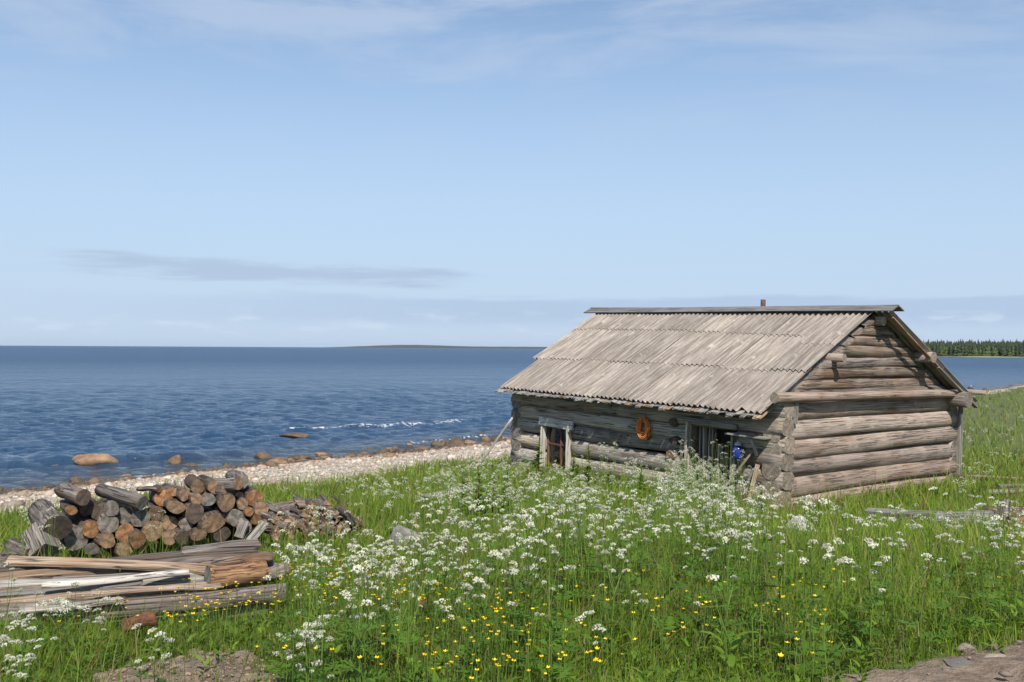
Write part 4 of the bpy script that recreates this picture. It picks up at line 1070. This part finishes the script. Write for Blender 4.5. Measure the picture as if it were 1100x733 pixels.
for i, (px, py, a, b, mt, lab) in enumerate(SEA):
    rock(px, py, a, b, mt, lab, 2710 + i, water=py < 515, name='sea_rock')
g = np.random.default_rng(44)
shl = [rock_mesh('shore_rock', (1, .8, .55), mt, 1800 + i) for i, mt in enumerate([M_ROCK_B, M_ROCK_D, M_ROCK_B, M_ROCK_D, M_ROCK_D, M_ROCK_D])]
for i in range(290):
    Xr = g.uniform(-26, 26) if i < 150 else g.uniform(-9, 4) if i < 255 else g.uniform(26, 62); sr_ = g.normal() * 1.5 + .2 + (2.4 if i % 3 == 0 else 0)
    ys = (45 + Xr if Xr < 5 else 50 + (Xr - 5) * 1.25) + 1.3 * math.sin(Xr * .21 + 1) + .6 * math.sin(Xr * .53)
    Yr = ys + sr_ * 1.5
    sz = float(np.clip(np.exp(g.normal() * .5) * .17, .07, .5))
    zz = max(g1(Xr, Yr), -.10)
    m4 = Matrix.Translation((Xr, Yr, zz + sz * .12)) @ Matrix.Rotation(g.uniform(0, 6.28), 4, 'Z') @ Matrix.Diagonal((sz * g.uniform(.9, 1.5), sz, sz * g.uniform(.7, 1.1), 1))
    add('shore_rock', shl[int(g.integers(6))], None, m4, 'brown wet rock strewn along the waterline', 'rock', 'rocks strewn along the waterline')

# pebbles of the beach: nobody could count them
g = np.random.default_rng(8)
N = 44000
ang = g.uniform(-.62, .62, N * 3); rr = np.exp(g.uniform(math.log(15), math.log(110), N * 3))
X = rr * np.sin(ang); Y = rr * np.cos(ang); s = shore_s(X, Y)
blm = beach_limit(X, Y)
ok = (s > blm - g.exponential(.7, len(s))) & (s < .6) & ~in_hut(X, Y, .3)
X, Y, s = X[ok][:N], Y[ok][:N], s[ok][:N]; N = len(X)
Z = ground(X, Y)
size = np.clip(np.exp(g.normal(size=N) * .55) * .019 * (1 + np.hypot(X, Y) / 60), .02, .26)
IV, IF = ICO1
nvv = len(IV)
rot = g.uniform(0, 6.283, N); c_, s_ = np.cos(rot), np.sin(rot)
sc = np.stack([size * g.uniform(.9, 1.5, N), size, size * g.uniform(.45, .8, N)], 1)
P = IV[None] * (1 + g.normal(size=(N, nvv, 1)) * .12) * sc[:, None]
Px = P[..., 0] * c_[:, None] - P[..., 1] * s_[:, None] + X[:, None]; Py = P[..., 0] * s_[:, None] + P[..., 1] * c_[:, None] + Y[:, None]; Pz = P[..., 2] + (Z + size * .2)[:, None]
VV = np.stack([Px, Py, Pz], -1).reshape(-1, 3); FF = (IF[None] + (np.arange(N) * nvv)[:, None, None]).reshape(-1, 3)
pal = np.array([(0.50, 0.465, 0.42), (0.58, 0.55, 0.51), (0.42, 0.37, 0.32), (0.42, 0.345, 0.28), (0.32, 0.29, 0.26), (0.62, 0.58, 0.52)])
cc = pal[g.integers(0, 6, N)] * np.array([.90, .84, .75]) * g.uniform(.7, 1.1, (N, 1))
wetm = np.clip((s + 2.1) / 1.0, 0, 1)[:, None]; redm = (np.clip(1 - np.abs(s + 2.6) / 1.4, 0, 1) * (g.random(N) < .7))[:, None]
cc = cc * (1 - redm * .6) + np.array([.42, .25, .16]) * redm * .6
cc = cc * (1 - wetm) + np.array([.11, .075, .045]) * g.uniform(.5, 1.5, (N, 1)) * wetm
m, t, out = material('pebble'); M_PEB = m
a_ = t.n.new('ShaderNodeAttribute'); a_.attribute_name = 'tint'
principled(t, out, a_.outputs['Color'], .8)
add('beach_pebbles', new_mesh('beach_pebbles', VV, FF, [M_PEB], None, False, {'tint': np.repeat(cc, nvv, 0)}), kind='stuff', label='pale pebbles covering the beach')

# loose gravel on the bare ground
g = np.random.default_rng(61)
def scatter_gravel(name, poly, n, label, smin, smax, col0):
    px = np.array(poly); lo, hi = px.min(0), px.max(0)
    X = g.uniform(lo[0], hi[0], n * 3); Y = g.uniform(lo[1], hi[1], n * 3)
    ok = inside(poly, X, Y) & (np.hypot(X, Y) < 9) & (Y > 3); X, Y = X[ok][:n], Y[ok][:n]; m_ = len(X)
    size = np.clip(np.exp(g.normal(size=m_) * .6) * smin * 1.6, smin, smax)
    P = IV[None] * (1 + g.normal(size=(m_, nvv, 1)) * .16) * np.stack([size * g.uniform(.8, 1.6, m_), size, size * .6], 1)[:, None]
    r_ = g.uniform(0, 6.28, m_); c_, s_ = np.cos(r_)[:, None], np.sin(r_)[:, None]
    Z = ground(X, Y) + .055
    V = np.stack([P[..., 0] * c_ - P[..., 1] * s_ + X[:, None], P[..., 0] * s_ + P[..., 1] * c_ + Y[:, None], P[..., 2] + Z[:, None]], -1).reshape(-1, 3)
    F_ = (IF[None] + (np.arange(m_) * nvv)[:, None, None]).reshape(-1, 3)
    col = np.array(col0) * g.uniform(.45, 1.25, (m_, 1))
    add(name, new_mesh(name, V, F_, [M_PEB], None, False, {'tint': np.repeat(col, nvv, 0)}), kind='stuff', label=label)
scatter_gravel('path_gravel', PATH, 2500, 'loose gravel and clods on the dirt path', .004, .028, (.27, .21, .16))
scatter_gravel('earth_clods', PATCH, 1500, 'crumbled earth and chips on the bare patch', .004, .03, (.24, .17, .115))

# ------------------------------------------------------------------ grass
LUM = [tuple(at(*q)[:2]) for q in [(-60, 660, 8.1), (170, 650, 8.1), (290, 634, 8.35), (296, 600, 9.35), (200, 590, 9.6), (60, 600, 9.3), (-60, 610, 9.0)]]
WPF = [tuple(at(*q)[:2]) for q in [(48, 590, 12.05), (170, 585, 12.4), (300, 575, 12.8), (388, 565, 13.1), (360, 540, 14.0), (20, 540, 13.4)]]
CLEAR = []
for q in [(866, 573), (850, 578), (880, 578), (438, 580), (425, 583), (452, 583), (950, 566), (975, 566), (1000, 568), (1025, 568), (1050, 568), (1075, 572), (930, 562), (1045, 535), (1070, 536), (1095, 536)]:
    p = hit(*q); CLEAR.append((p[0], p[1] - .2, .38))
def grass_points(n, r0, r1, amax, g, pw=1.0):
    """density falls with distance like r^-pw per unit area"""
    u_ = g.random(n); ex = 2 - pw
    r = (r0 ** ex + u_ * (r1 ** ex - r0 ** ex)) ** (1 / ex)
    a = g.uniform(-amax, amax, n)
    X = r * np.sin(a); Y = r * np.cos(a)
    ok = ~in_hut(X, Y, .12) & (shore_s(X, Y) < beach_limit(X, Y) + g.exponential(.5, n) - .2) & ~inside(LUM, X, Y) & ~inside(WPF, X, Y)
    jx = X + g.normal(size=n) * .10; jy = Y + g.normal(size=n) * .10
    ok &= ~inside(PATH, jx, jy) & ~(inside(PATCH, jx, jy) & (g.random(n) < .93))
    for (bx, by, br) in CLEAR: ok &= np.hypot(X - bx, Y - by) > br
    return X[ok], Y[ok]
def fbm(X, Y, sc, seed):
    g_ = np.random.default_rng(abs(int(seed))); z = 0
    for k_ in range(5):
        a = g_.uniform(0, 6.28); f_ = sc * 1.7 ** k_ * .6
        z = z + np.sin(f_ * (X * math.cos(a) + Y * math.sin(a)) + g_.uniform(0, 6.28) + 1.3 * np.sin(f_ * .5 * (Y * math.cos(a) - X * math.sin(a)))) / 1.35 ** k_
    return z / 2.6
def blades(name, n, r0, r1, amax, seg, hmin, hmax, wid, seed, pw, mat=M_GRASS):
    g = np.random.default_rng(abs(int(seed)))
    X, Y = grass_points(n, r0, r1, amax, g, pw); n = len(X)
    # pull blades together into tufts
    tx = np.round(X / .16) * .16 + .05 * np.sin(np.round(Y / .16) * 5.1); ty = np.round(Y / .16) * .16 + .05 * np.sin(np.round(X / .16) * 4.3)
    k_ = g.uniform(0, .75, n) * (np.hypot(X, Y) < 16); X = X + (tx - X) * k_; Y = Y + (ty - Y) * k_
    Z = ground(X, Y)
    patch = fbm(X, Y, 1.1, seed) * .5 + .5; big = fbm(X, Y, .35, 99) * .5 + .5
    h = (hmin + (hmax - hmin) * g.random(n) ** 1.4) * (.65 + .6 * patch)
    # shorter close to the path and the bare patch
    dpth = np.minimum(np.min([np.hypot(X - a, Y - b) for a, b in PATH[:7]], axis=0), np.min([np.hypot(X - a, Y - b) for a, b in PATCH[:7]], axis=0))
    h *= .45 + .55 * np.clip(dpth / 1.2, 0, 1)
    dl = np.min([np.hypot(X - a, Y - b) for a, b in [LUM[0], LUM[1], LUM[2], tuple(.5 * (np.array(LUM[0]) + np.array(LUM[1]))), tuple(.5 * (np.array(LUM[1]) + np.array(LUM[2])))]], axis=0)
    h *= .9 + .1 * np.clip(dl / .9, 0, 1)
    az = g.uniform(0, 6.283, n); lean_ = np.abs(g.normal(size=n)) * .6 + .18
    az = np.where(g.random(n) < .35, .6 + g.normal(size=n) * .7, az)
    dx, dy = np.cos(az), np.sin(az); fx, fy = -dy, dx
    wv = wid * g.uniform(.6, 1.5, n) * np.clip(np.hypot(X, Y) / 9, .8, 3.2)
    rows = []
    for i in range(seg + 1):
        t_ = i / seg
        off = h * lean_ * t_ ** 1.8; zz = h * (t_ - .28 * lean_ * t_ ** 2.2); ww = wv * (1 - t_ ** 1.6) * .5
        cxp = X + dx * off; cyp = Y + dy * off
        if i < seg:
            rows.append(np.stack([cxp + fx * ww, cyp + fy * ww, Z + zz - .02 * (i == 0)], 1)); rows.append(np.stack([cxp - fx * ww, cyp - fy * ww, Z + zz - .02 * (i == 0)], 1))
        else: rows.append(np.stack([cxp, cyp, Z + zz], 1))
    nv_ = len(rows); VV = np.stack(rows, 1).reshape(-1, 3)
    tri = []
    for i in range(seg - 1): a = 2 * i; tri += [(a, a + 1, a + 3), (a, a + 3, a + 2)]
    a = 2 * (seg - 1); tri.append((a, a + 1, a + 2))
    FF = (np.array(tri)[None] + (np.arange(n) * nv_)[:, None, None]).reshape(-1, 3)
    pal = np.array([(0.155, 0.25, 0.018), (0.21, 0.30, 0.027), (0.10, 0.18, 0.014), (0.27, 0.325, 0.045), (0.34, 0.33, 0.13)])
    idx = g.choice(5, n, p=[.3, .27, .25, .13, .05])
    col = pal[idx] * g.uniform(.75, 1.25, (n, 1)) * (.8 + .4 * big)[:, None]
    yel = np.clip((np.hypot(X, Y) - 14) / 20, 0, 1)[:, None] * .35
    col = col * (1 - yel) + np.array([.17, .19, .06]) * yel
    dry = (g.random(n) < (.22 if name == 'tall' else .045)); col[dry] = np.array([.32, .25, .13]) * g.uniform(.6, 1.2, (int(dry.sum()), 1))
    if name == 'tall':
        sor = g.random(n) < .10; col[sor] = np.array([.22, .09, .045])
    return VV, FF, np.repeat(col, nv_, 0)
def join(parts):
    Vj, Fj, Cj, o = [], [], [], 0
    for (a, b, c) in parts: Vj.append(a); Fj.append(b + o); Cj.append(c); o += len(a)
    return np.concatenate(Vj), np.concatenate(Fj), np.concatenate(Cj)
parts = [blades('near', 130000, 3.6, 12.5, .66, 3, .08, .32, .0065, 1, 1.3), blades('mid', 160000, 11.5, 32, .62, 2, .12, .40, .010, 2, 1.4), blades('far', 45000, 30, 110, .62, 1, .2, .5, .014, 3, 1.5), blades('short', 80000, 3.6, 10, .66, 2, .05, .16, .008, 6, 1.0), blades('tall', 11000, 5.5, 26, .62, 3, .45, .75, .006, 5, 1.4)]
GV, GF, GC = join(parts)
add('meadow_grass', new_mesh('meadow_grass', GV, GF, [M_GRASS], None, False, {'tint': GC}), kind='stuff', label='long green meadow grass')

# broad leaved herbs between the grass: folded leaves in rosettes
g = np.random.default_rng(12)
X, Y = grass_points(6600, 4.4, 26, .62, g, 1.2)
Z = ground(X, Y); Vl, Fl, Cl, o = [], [], [], 0
leafp = [(0, 0), (.28, .17), (.6, .16), (.85, .08), (1, 0)]
for x, y, z in zip(X, Y, Z):
    nl = int(g.integers(4, 9)); a0 = g.uniform(0, 6.28); L0 = g.uniform(.05, .13) if g.random() < .93 else g.uniform(.14, .22); base = np.array([(.125, .215, .02), (.17, .265, .03), (.09, .165, .018)][int(g.integers(3))]) * g.uniform(.8, 1.3)
    hb = g.uniform(.0, .22)
    for k_ in range(nl):
        a = a0 + k_ * 2.4 + g.normal() * .3; L_ = L0 * g.uniform(.7, 1.2); rise = g.uniform(.5, 1.15); wd = g.uniform(.5, 1.0)
        ca, sa = math.cos(a), math.sin(a)
        vs_ = []
        for (t_, w_) in leafp:
            rr = L_ * t_ * math.cos(rise * (1 - .5 * t_)); zz = L_ * t_ * math.sin(rise) * (1 - .45 * t_ * t_) + hb * (k_ / nl)
            for sd in (-1, 1):
                ww = w_ * L_ * wd * sd
                vs_.append((x + ca * rr - sa * ww, y + sa * rr + ca * ww, z + zz + abs(ww) * .35))
        Vl.append(np.array(vs_)); fr_ = []
        for i in range(4): fr_ += [(o + 2*i, o + 2*i+1, o + 2*i+3), (o + 2*i, o + 2*i+3, o + 2*i+2)]
        Fl.append(np.array(fr_)); Cl.append(np.tile(base * g.uniform(.85, 1.15), (10, 1))); o += 10
add('meadow_herbs', new_mesh('meadow_herbs', np.concatenate(Vl), np.concatenate(Fl), [M_GRASS], None, False, {'tint': np.concatenate(Cl)}), kind='stuff', label='low broad leaved herbs among the grass')

# ------------------------------------------------------------------ cow parsley
def umbel(seed, R_=.031, nu=12, nf=7):
    g_ = np.random.default_rng(abs(int(seed))); V = []; Fx = []; mi = []
    for k_ in range(nu):
        a = k_ * 2.4; rr = R_ * math.sqrt((k_ + .4) / nu); cx_, cy_ = rr * math.cos(a), rr * math.sin(a); cz = .012 - rr * rr * 16 + g_.normal() * .002 + .03
        b = len(V); V += [(0, 0, 0), (cx_, cy_, cz), (cx_ + .0016, cy_ + .0016, cz)]; Fx.append((b, b + 1, b + 2)); mi.append(1)
        for f in range(nf):
            aa = f / nf * 6.28 + g_.uniform(0, 1); r2 = g_.uniform(.001, .0075); fx_, fy_ = cx_ + r2 * math.cos(aa), cy_ + r2 * math.sin(aa); fz = cz + .004 + g_.normal() * .002
            sz = g_.uniform(.0035, .0055); tl = g_.normal(size=2) * .9; ro = g_.uniform(0, 1.57); b = len(V)
            for q in range(4):
                an = ro + q * 1.5708; ex, ey = sz * math.cos(an), sz * math.sin(an); V.append((fx_ + ex, fy_ + ey, fz + ex * tl[0] + ey * tl[1]))
            Fx.append((b, b + 1, b + 2, b + 3)); mi.append(0)
    return V, Fx, mi
UM = [new_mesh('flower_head', *umbel(40 + i)[:2], [M_PETAL, M_STEM], umbel(40 + i)[2]) for i in range(4)]
def fern(V, Fx, base, dirv, L_, g_):
    """pinnate leaf out of small leaflets"""
    base = Vector(base); dirv = Vector(dirv).normalized(); side = dirv.cross(Vector((0, 0, 1))).normalized(); up = side.cross(dirv)
    for i in range(7):
        t_ = (i + 1) / 7.5; c_ = base + dirv * L_ * t_ - Vector((0, 0, 1)) * L_ * .35 * t_ * t_
        wl = L_ * .42 * (1 - t_ * .8)
        for sd in (-1, 1):
            tip = c_ + side * sd * wl + dirv * wl * .45 + up * g_.normal() * .01; m_ = (c_ + tip) / 2; b = len(V)
            V += [tuple(c_), tuple(m_ + dirv * wl * .22), tuple(tip), tuple(m_ - dirv * wl * .2)]; Fx.append((b, b + 1, b + 2, b + 3))
VAR = []
for vi in range(6):
    g_ = np.random.default_rng(70 + vi); V = []; Fx = []; heads = []
    H_ = 1.0; nb_ = [3, 4, 5, 6, 4, 5][vi]
    tube(V, Fx, [(0, 0, -.03), (.012, .008, .3), (.0, .02, .55), (.02, .0, .80)], .0052, 4, False, .6)
    for k_ in range(nb_):
        z0 = .42 + .35 * k_ / nb_ + g_.uniform(-.04, .04); a = k_ * 2.5 + g_.uniform(-.4, .4); rr = g_.uniform(.06, .16); zt = g_.uniform(.60, 1.05)
        if k_ == 0: rr = .02; zt = 1.03; z0 = .75
        pt = (rr * math.cos(a), rr * math.sin(a), zt)
        tube(V, Fx, [(.01, .01, z0), (pt[0] * .6, pt[1] * .6, z0 + (zt - z0) * .5), (pt[0], pt[1], zt)], .0028, 3, False, .7)
        heads.append((pt, g_.uniform(.42, 1.0), g_.normal() * .3, g_.normal() * .25))
    ms = new_mesh('cow_parsley', V, Fx, [M_STEM])
    V = []; Fx = []
    for k_ in range(5):
        a = g_.uniform(0, 6.28); fern(V, Fx, (0, 0, .12 + .11 * k_), (math.cos(a), math.sin(a), .5), g_.uniform(.16, .30) * (1 - .1 * k_), g_)
    VAR.append((ms, new_mesh('foliage', V, Fx, [M_LEAF]), heads))
BL = [(555, 545, 95, 24, 32), (650, 550, 80, 18, 24), (735, 520, 45, 26, 20), (770, 545, 50, 18, 13), (762, 508, 30, 12, 10), (470, 598, 80, 26, 15), (385, 608, 60, 22, 12), (330, 602, 26, 14, 6), (560, 582, 70, 20, 7), (870, 553, 45, 10, 7), (990, 560, 55, 12, 9), (1075, 562, 30, 16, 5), (450, 520, 90, 12, 20), (600, 520, 40, 20, 9), (690, 508, 50, 18, 14), (745, 512, 40, 24, 16), (600, 512, 50, 18, 8),
      (60, 655, 45, 26, 6), (20, 690, 25, 22, 3), (335, 688, 14, 10, 2), (170, 688, 16, 8, 1.2), (245, 560, 60, 18, 3), (335, 560, 40, 16, 5), (560, 630, 160, 26, 1.5), (880, 590, 120, 16, 1.5), (1055, 475, 40, 28, 11), (520, 500, 50, 8, 10), (800, 540, 25, 18, 6), (1060, 600, 40, 20, 3), (60, 560, 60, 22, 5), (400, 650, 60, 25, 2.5)]
wts = np.array([b[4] for b in BL], float); wts /= wts.sum()
g = np.random.default_rng(90)
plants = []
for i in range(840):
    b = BL[g.choice(len(BL), p=wts)]
    px, py = b[0] + g.normal() * b[2] * .7, b[1] + g.normal() * b[3] * .75
    if not (-40 < px < 1140) or py < 405: continue
    h = g.uniform(.35, .92) if py < 620 else g.uniform(.28, .55)
    p = hit(px, py, h * .97)
    X_, Y_ = p[0], p[1]
    fx_, fy_, fv_, fh_ = front_hit(px, py, g.uniform(.3, .8))
    if -.4 < fv_ < HL + .2 and Y_ > fy_ - .3:      # the wall is in the way: rooted at its foot
        if fh_ > 1.2 or fh_ < .3: continue
        X_, Y_, h = fx_, fy_, fh_
    if in_hut(X_, Y_, .22) or Y_ > 95 or Y_ < 4.2: continue
    if inside(PATH, np.array([X_]), np.array([Y_]))[0] or inside(WPF, np.array([X_]), np.array([Y_]))[0] or inside(LUM, np.array([X_]), np.array([Y_]))[0]: continue
    if shore_s(np.array([X_]), np.array([Y_]))[0] > beach_limit(np.array([X_]), np.array([Y_]))[0] + 1: continue
    plants.append((math.hypot(X_, Y_), X_, Y_, h))
plants.sort()
def put_parsley(X_, Y_, h, g):
    ms, ml, heads = VAR[int(g.integers(6))]
    m4 = Matrix.Translation((X_, Y_, g1(X_, Y_))) @ Matrix.Rotation(g.normal() * .08, 4, 'X') @ Matrix.Rotation(g.uniform(0, 6.28), 4, 'Z') @ Matrix.Diagonal((h ** .5, h ** .5, h, 1))
    o = add('cow_parsley', ms, None, m4, 'white flowering cow parsley standing in the meadow grass', 'cow parsley', 'cow parsley flowering in the meadow')
    add('foliage', ml, o)
    for (pt, sc_, a, b) in heads:
        mm = Matrix.Translation(pt) @ Matrix.Diagonal((1 / h ** .5, 1 / h ** .5, 1 / h, 1)) @ Matrix.Rotation(a, 4, 'X') @ Matrix.Rotation(b, 4, 'Y') @ Matrix.Scale(sc_, 4)
        add('flower_head', UM[int(g.integers(4))], o, mm)
for (_, X_, Y_, h) in plants[:300]: put_parsley(X_, Y_, h, g)
# the rest as one drift of flowers
def arr(me):
    V = np.empty(len(me.vertices) * 3, np.float32); me.vertices.foreach_get('co', V)
    return V.reshape(-1, 3)
Vd, Fd, Md, o = [], [], [], 0
ul = []
for i in range(3):
    V, Fx, mi = umbel(140 + i, .040, 9, 4); tr_, tm = [], []
    V = np.array(V); V[:, :2] *= 1.0
    for f, m_ in zip(Fx, mi):
        tr_.append(f[:3]); tm.append(m_)
        if len(f) == 4: tr_.append((f[0], f[2], f[3])); tm.append(m_)
    ul.append((V, np.array(tr_), np.array(tm)))
for (_, X_, Y_, h) in plants[300:]:
    zg = g1(X_, Y_)
    nh = int(g.integers(3, 7)); dist = math.hypot(X_, Y_)
    for k_ in range(nh):
        V, T, tm = ul[int(g.integers(3))]; a = g.uniform(0, 6.28); rr = g.uniform(.0, .16) if k_ else 0
        hx_, hy_, hz_ = X_ + rr * math.cos(a), Y_ + rr * math.sin(a), zg + h * g.uniform(.8, 1.05)
        k2 = g.uniform(.6, 1.0) * (1 + max(0, dist - 20) * .012)
        W_ = V * k2; tl = g.normal(size=2) * .3
        W_ = np.stack([W_[:, 0] * math.cos(a) - W_[:, 1] * math.sin(a), W_[:, 0] * math.sin(a) + W_[:, 1] * math.cos(a), W_[:, 2] + W_[:, 0] * tl[0] + W_[:, 1] * tl[1]], 1)
        Vd.append(W_ + np.array([hx_, hy_, hz_])); Fd.append(T + o); Md.append(tm); o += len(V)
        st_ = np.array([(X_, Y_, zg), (X_ + .005, Y_, zg), (hx_ + .003, hy_, hz_), (hx_, hy_, hz_)]); Vd.append(st_); Fd.append(np.array([(0, 1, 2), (0, 2, 3)]) + o); Md.append(np.array([1, 1])); o += 4
add('distant_cow_parsley', new_mesh('distant_cow_parsley', np.concatenate(Vd), np.concatenate(Fd), [M_PETAL, M_STEM], np.concatenate(Md)), kind='stuff', label='drift of distant white cow parsley flowers')

# ------------------------------------------------------------------ buttercups
def buttercup(seed):
    g_ = np.random.default_rng(abs(int(seed))); V = []; Fx = []; mi = []
    tube(V, Fx, [(0, 0, -.03), (.01, 0, .4), (.0, .015, .75), (.01, .01, 1)], .0022, 3, False, .7); mi = [0] * len(Fx)
    for k_ in range(5):
        a = k_ * 1.2566; ca, sa = math.cos(a), math.sin(a); b = len(V)
        for (r_, s_, z) in [(.001, 0, 0), (.008, .0062, .0035), (.0135, 0, .009), (.008, -.0062, .0035)]:
            V.append((.01 + r_ * ca - s_ * sa, .01 + r_ * sa + s_ * ca, 1 + z * 2.2))
        Fx.append((b, b + 1, b + 2, b + 3)); mi.append(1)
    return new_mesh('buttercup', V, Fx, [M_STEM, M_YELLOW], mi)
BC = [buttercup(i) for i in range(4)]
BB = [(350, 618, 50, 20, 24), (440, 632, 60, 14, 18), (250, 640, 50, 16, 16), (520, 655, 60, 34, 16), (480, 700, 70, 22, 7), (590, 690, 70, 24, 7), (700, 650, 60, 25, 7), (850, 655, 40, 30, 10), (300, 690, 50, 25, 4), (190, 655, 40, 16, 6), (880, 620, 90, 20, 3), (1050, 620, 40, 30, 2), (400, 605, 30, 14, 6), (80, 650, 40, 20, 3), (620, 620, 90, 20, 4)]
wts = np.array([b[4] for b in BB], float); wts /= wts.sum()
g = np.random.default_rng(91); cups = []
while len(cups) < 560:
    b = BB[g.choice(len(BB), p=wts)]; px, py = b[0] + g.normal() * b[2] * .75, b[1] + g.normal() * b[3] * .75
    if py > 731 or px < 0 or px > 1100: continue
    h = g.uniform(.30, .56); p = hit(px, py, h)
    XA, YA = np.array([p[0]]), np.array([p[1]])
    if inside(PATH, XA, YA)[0] or inside(LUM, XA, YA)[0] or p[1] < 3.5: continue
    cups.append((p[1], p[0], h, g.uniform(.75, 1.1), g.uniform(0, 6.28), g.normal() * .12, int(g.integers(4))))
cups.sort()
Vd, Fd, Md, o = [], [], [], 0
for n, (y_, x_, h, k_, rz, rx, vi) in enumerate(cups):
    m4 = Matrix.Translation((x_, y_, g1(x_, y_))) @ Matrix.Rotation(rz, 4, 'Z') @ Matrix.Rotation(rx, 4, 'X') @ Matrix.Diagonal((k_ * .9, k_ * .9, h, 1))
    if n < 300: add('buttercup', BC[vi], None, m4, 'small yellow buttercup in the meadow grass', 'buttercup', 'buttercups scattered in the meadow'); continue
    me = BC[vi]; A_ = np.array(m4); P = arr(me) @ A_[:3, :3].T + A_[:3, 3]
    Vd.append(P); Fd.append(np.array([list(q.vertices) for q in me.polygons]) + o); Md.append([q.material_index for q in me.polygons]); o += len(P)
add('distant_buttercups', new_mesh('distant_buttercups', np.concatenate(Vd), np.concatenate(Fd), [M_STEM, M_YELLOW], np.concatenate(Md)), kind='stuff', label='drift of smaller distant yellow buttercups')

# ------------------------------------------------------------------ tall leafy weeds in front of the wall
def weed(seed):
    g_ = np.random.default_rng(abs(int(seed))); V = []; Fx = []
    tube(V, Fx, [(0, 0, -.03), (.015, .01, .35), (.0, .02, .7), (.02, 0, 1.0)], .012, 5, False, .35)
    st = new_mesh('tall_weed', V, Fx, [M_REDSTEM]); V = []; Fx = []
    for k_ in range(54):
        z = .10 + .90 * k_ / 54; a = k_ * 2.4 + g_.normal() * .2; L_ = g_.uniform(.18, .30) * (1.08 - .72 * k_ / 54); ca, sa = math.cos(a), math.sin(a); el_ = g_.uniform(.3, .9)
        b = len(V)
        for (t_, w_) in [(0, .02), (.3, .19), (.65, .16), (1, 0.01)]:
            rr = L_ * t_ * math.cos(el_); zz = z + L_ * t_ * math.sin(el_) - L_ * .4 * t_ * t_
            V += [(ca * rr - sa * w_ * L_, sa * rr + ca * w_ * L_, zz + .1 * w_ * L_), (ca * rr + sa * w_ * L_, sa * rr - ca * w_ * L_, zz + .1 * w_ * L_)]
        for i in range(3): Fx.append((b + 2*i, b + 2*i+1, b + 2*i+3, b + 2*i+2))
    return st, new_mesh('foliage', V, Fx, [M_WEED])
WD = [weed(i) for i in range(3)]
g = np.random.default_rng(55)
for i, (px, py, h, lab) in enumerate([(578, 474, 0, 'tall green weed just left of the window'), (617, 487, 0, 'tall green weed just right of the window'), (632, 478, 0, 'tallest green weed, second right of the window'), (688, 500, 0, 'green weed under the orange rope'), (515, 500, .9, 'tall green weed in flowers left of the leaning pole'), (530, 496, .95, 'tall green weed beside the foot of the leaning pole'),
                                       (498, 505, .8, 'leafy green weed by the grey meadow board'), (544, 505, .8, 'leafy green weed right under the leaning pole'), (741, 512, 0, 'lush leafy weed in flowers before the door post'), (787, 522, 0, 'lush leafy weed in front of the leaning boards'), (655, 497, 0, 'leafy green weed at the wall between window and rope'), (818, 530, 0, 'leafy green weed touching the hut corner')]):
    p = hit(px, py, h)
    fx_, fy_, fv_, fh_ = front_hit(px, py, 1.15)
    if h == 0 or (-.3 < fv_ < HL + .2 and p[1] > fy_ - .2): p = [fx_, fy_]; h = min(max(fh_, .5), 1.25)
    m4 = Matrix.Translation((p[0], p[1], g1(p[0], p[1]))) @ Matrix.Rotation(g.normal() * .06, 4, 'X') @ Matrix.Rotation(g.uniform(0, 6.28), 4, 'Z') @ Matrix.Diagonal((1.25 * h ** .5, 1.25 * h ** .5, h, 1))
    o = add('tall_weed', WD[i % 3][0], None, m4, lab, 'weed', 'tall weeds in the meadow'); add('foliage', WD[i % 3][1], o)

# ------------------------------------------------------------------ haze over the bay
hz, t, out = material('sea_haze')
pv = t.n.new('ShaderNodeVolumePrincipled'); pv.inputs['Color'].default_value = (0.80, 0.88, 1.0, 1); pv.inputs['Density'].default_value = 2.0e-5; pv.inputs['Anisotropy'].default_value = 0.2
t.l.new(pv.outputs[0], out.inputs['Volume'])
x0, x1, y0, y1, z0, z1 = -16000, 16000, -5000, 16000, -6, 48
add('haze', new_mesh('haze', [(x0, y0, z0), (x1, y0, z0), (x1, y1, z0), (x0, y1, z0), (x0, y0, z1), (x1, y0, z1), (x1, y1, z1), (x0, y1, z1)],
    [(0, 3, 2, 1), (4, 5, 6, 7), (0, 1, 5, 4), (1, 2, 6, 5), (2, 3, 7, 6), (3, 0, 4, 7)], [hz]), kind='stuff', label='thin haze over the bay')
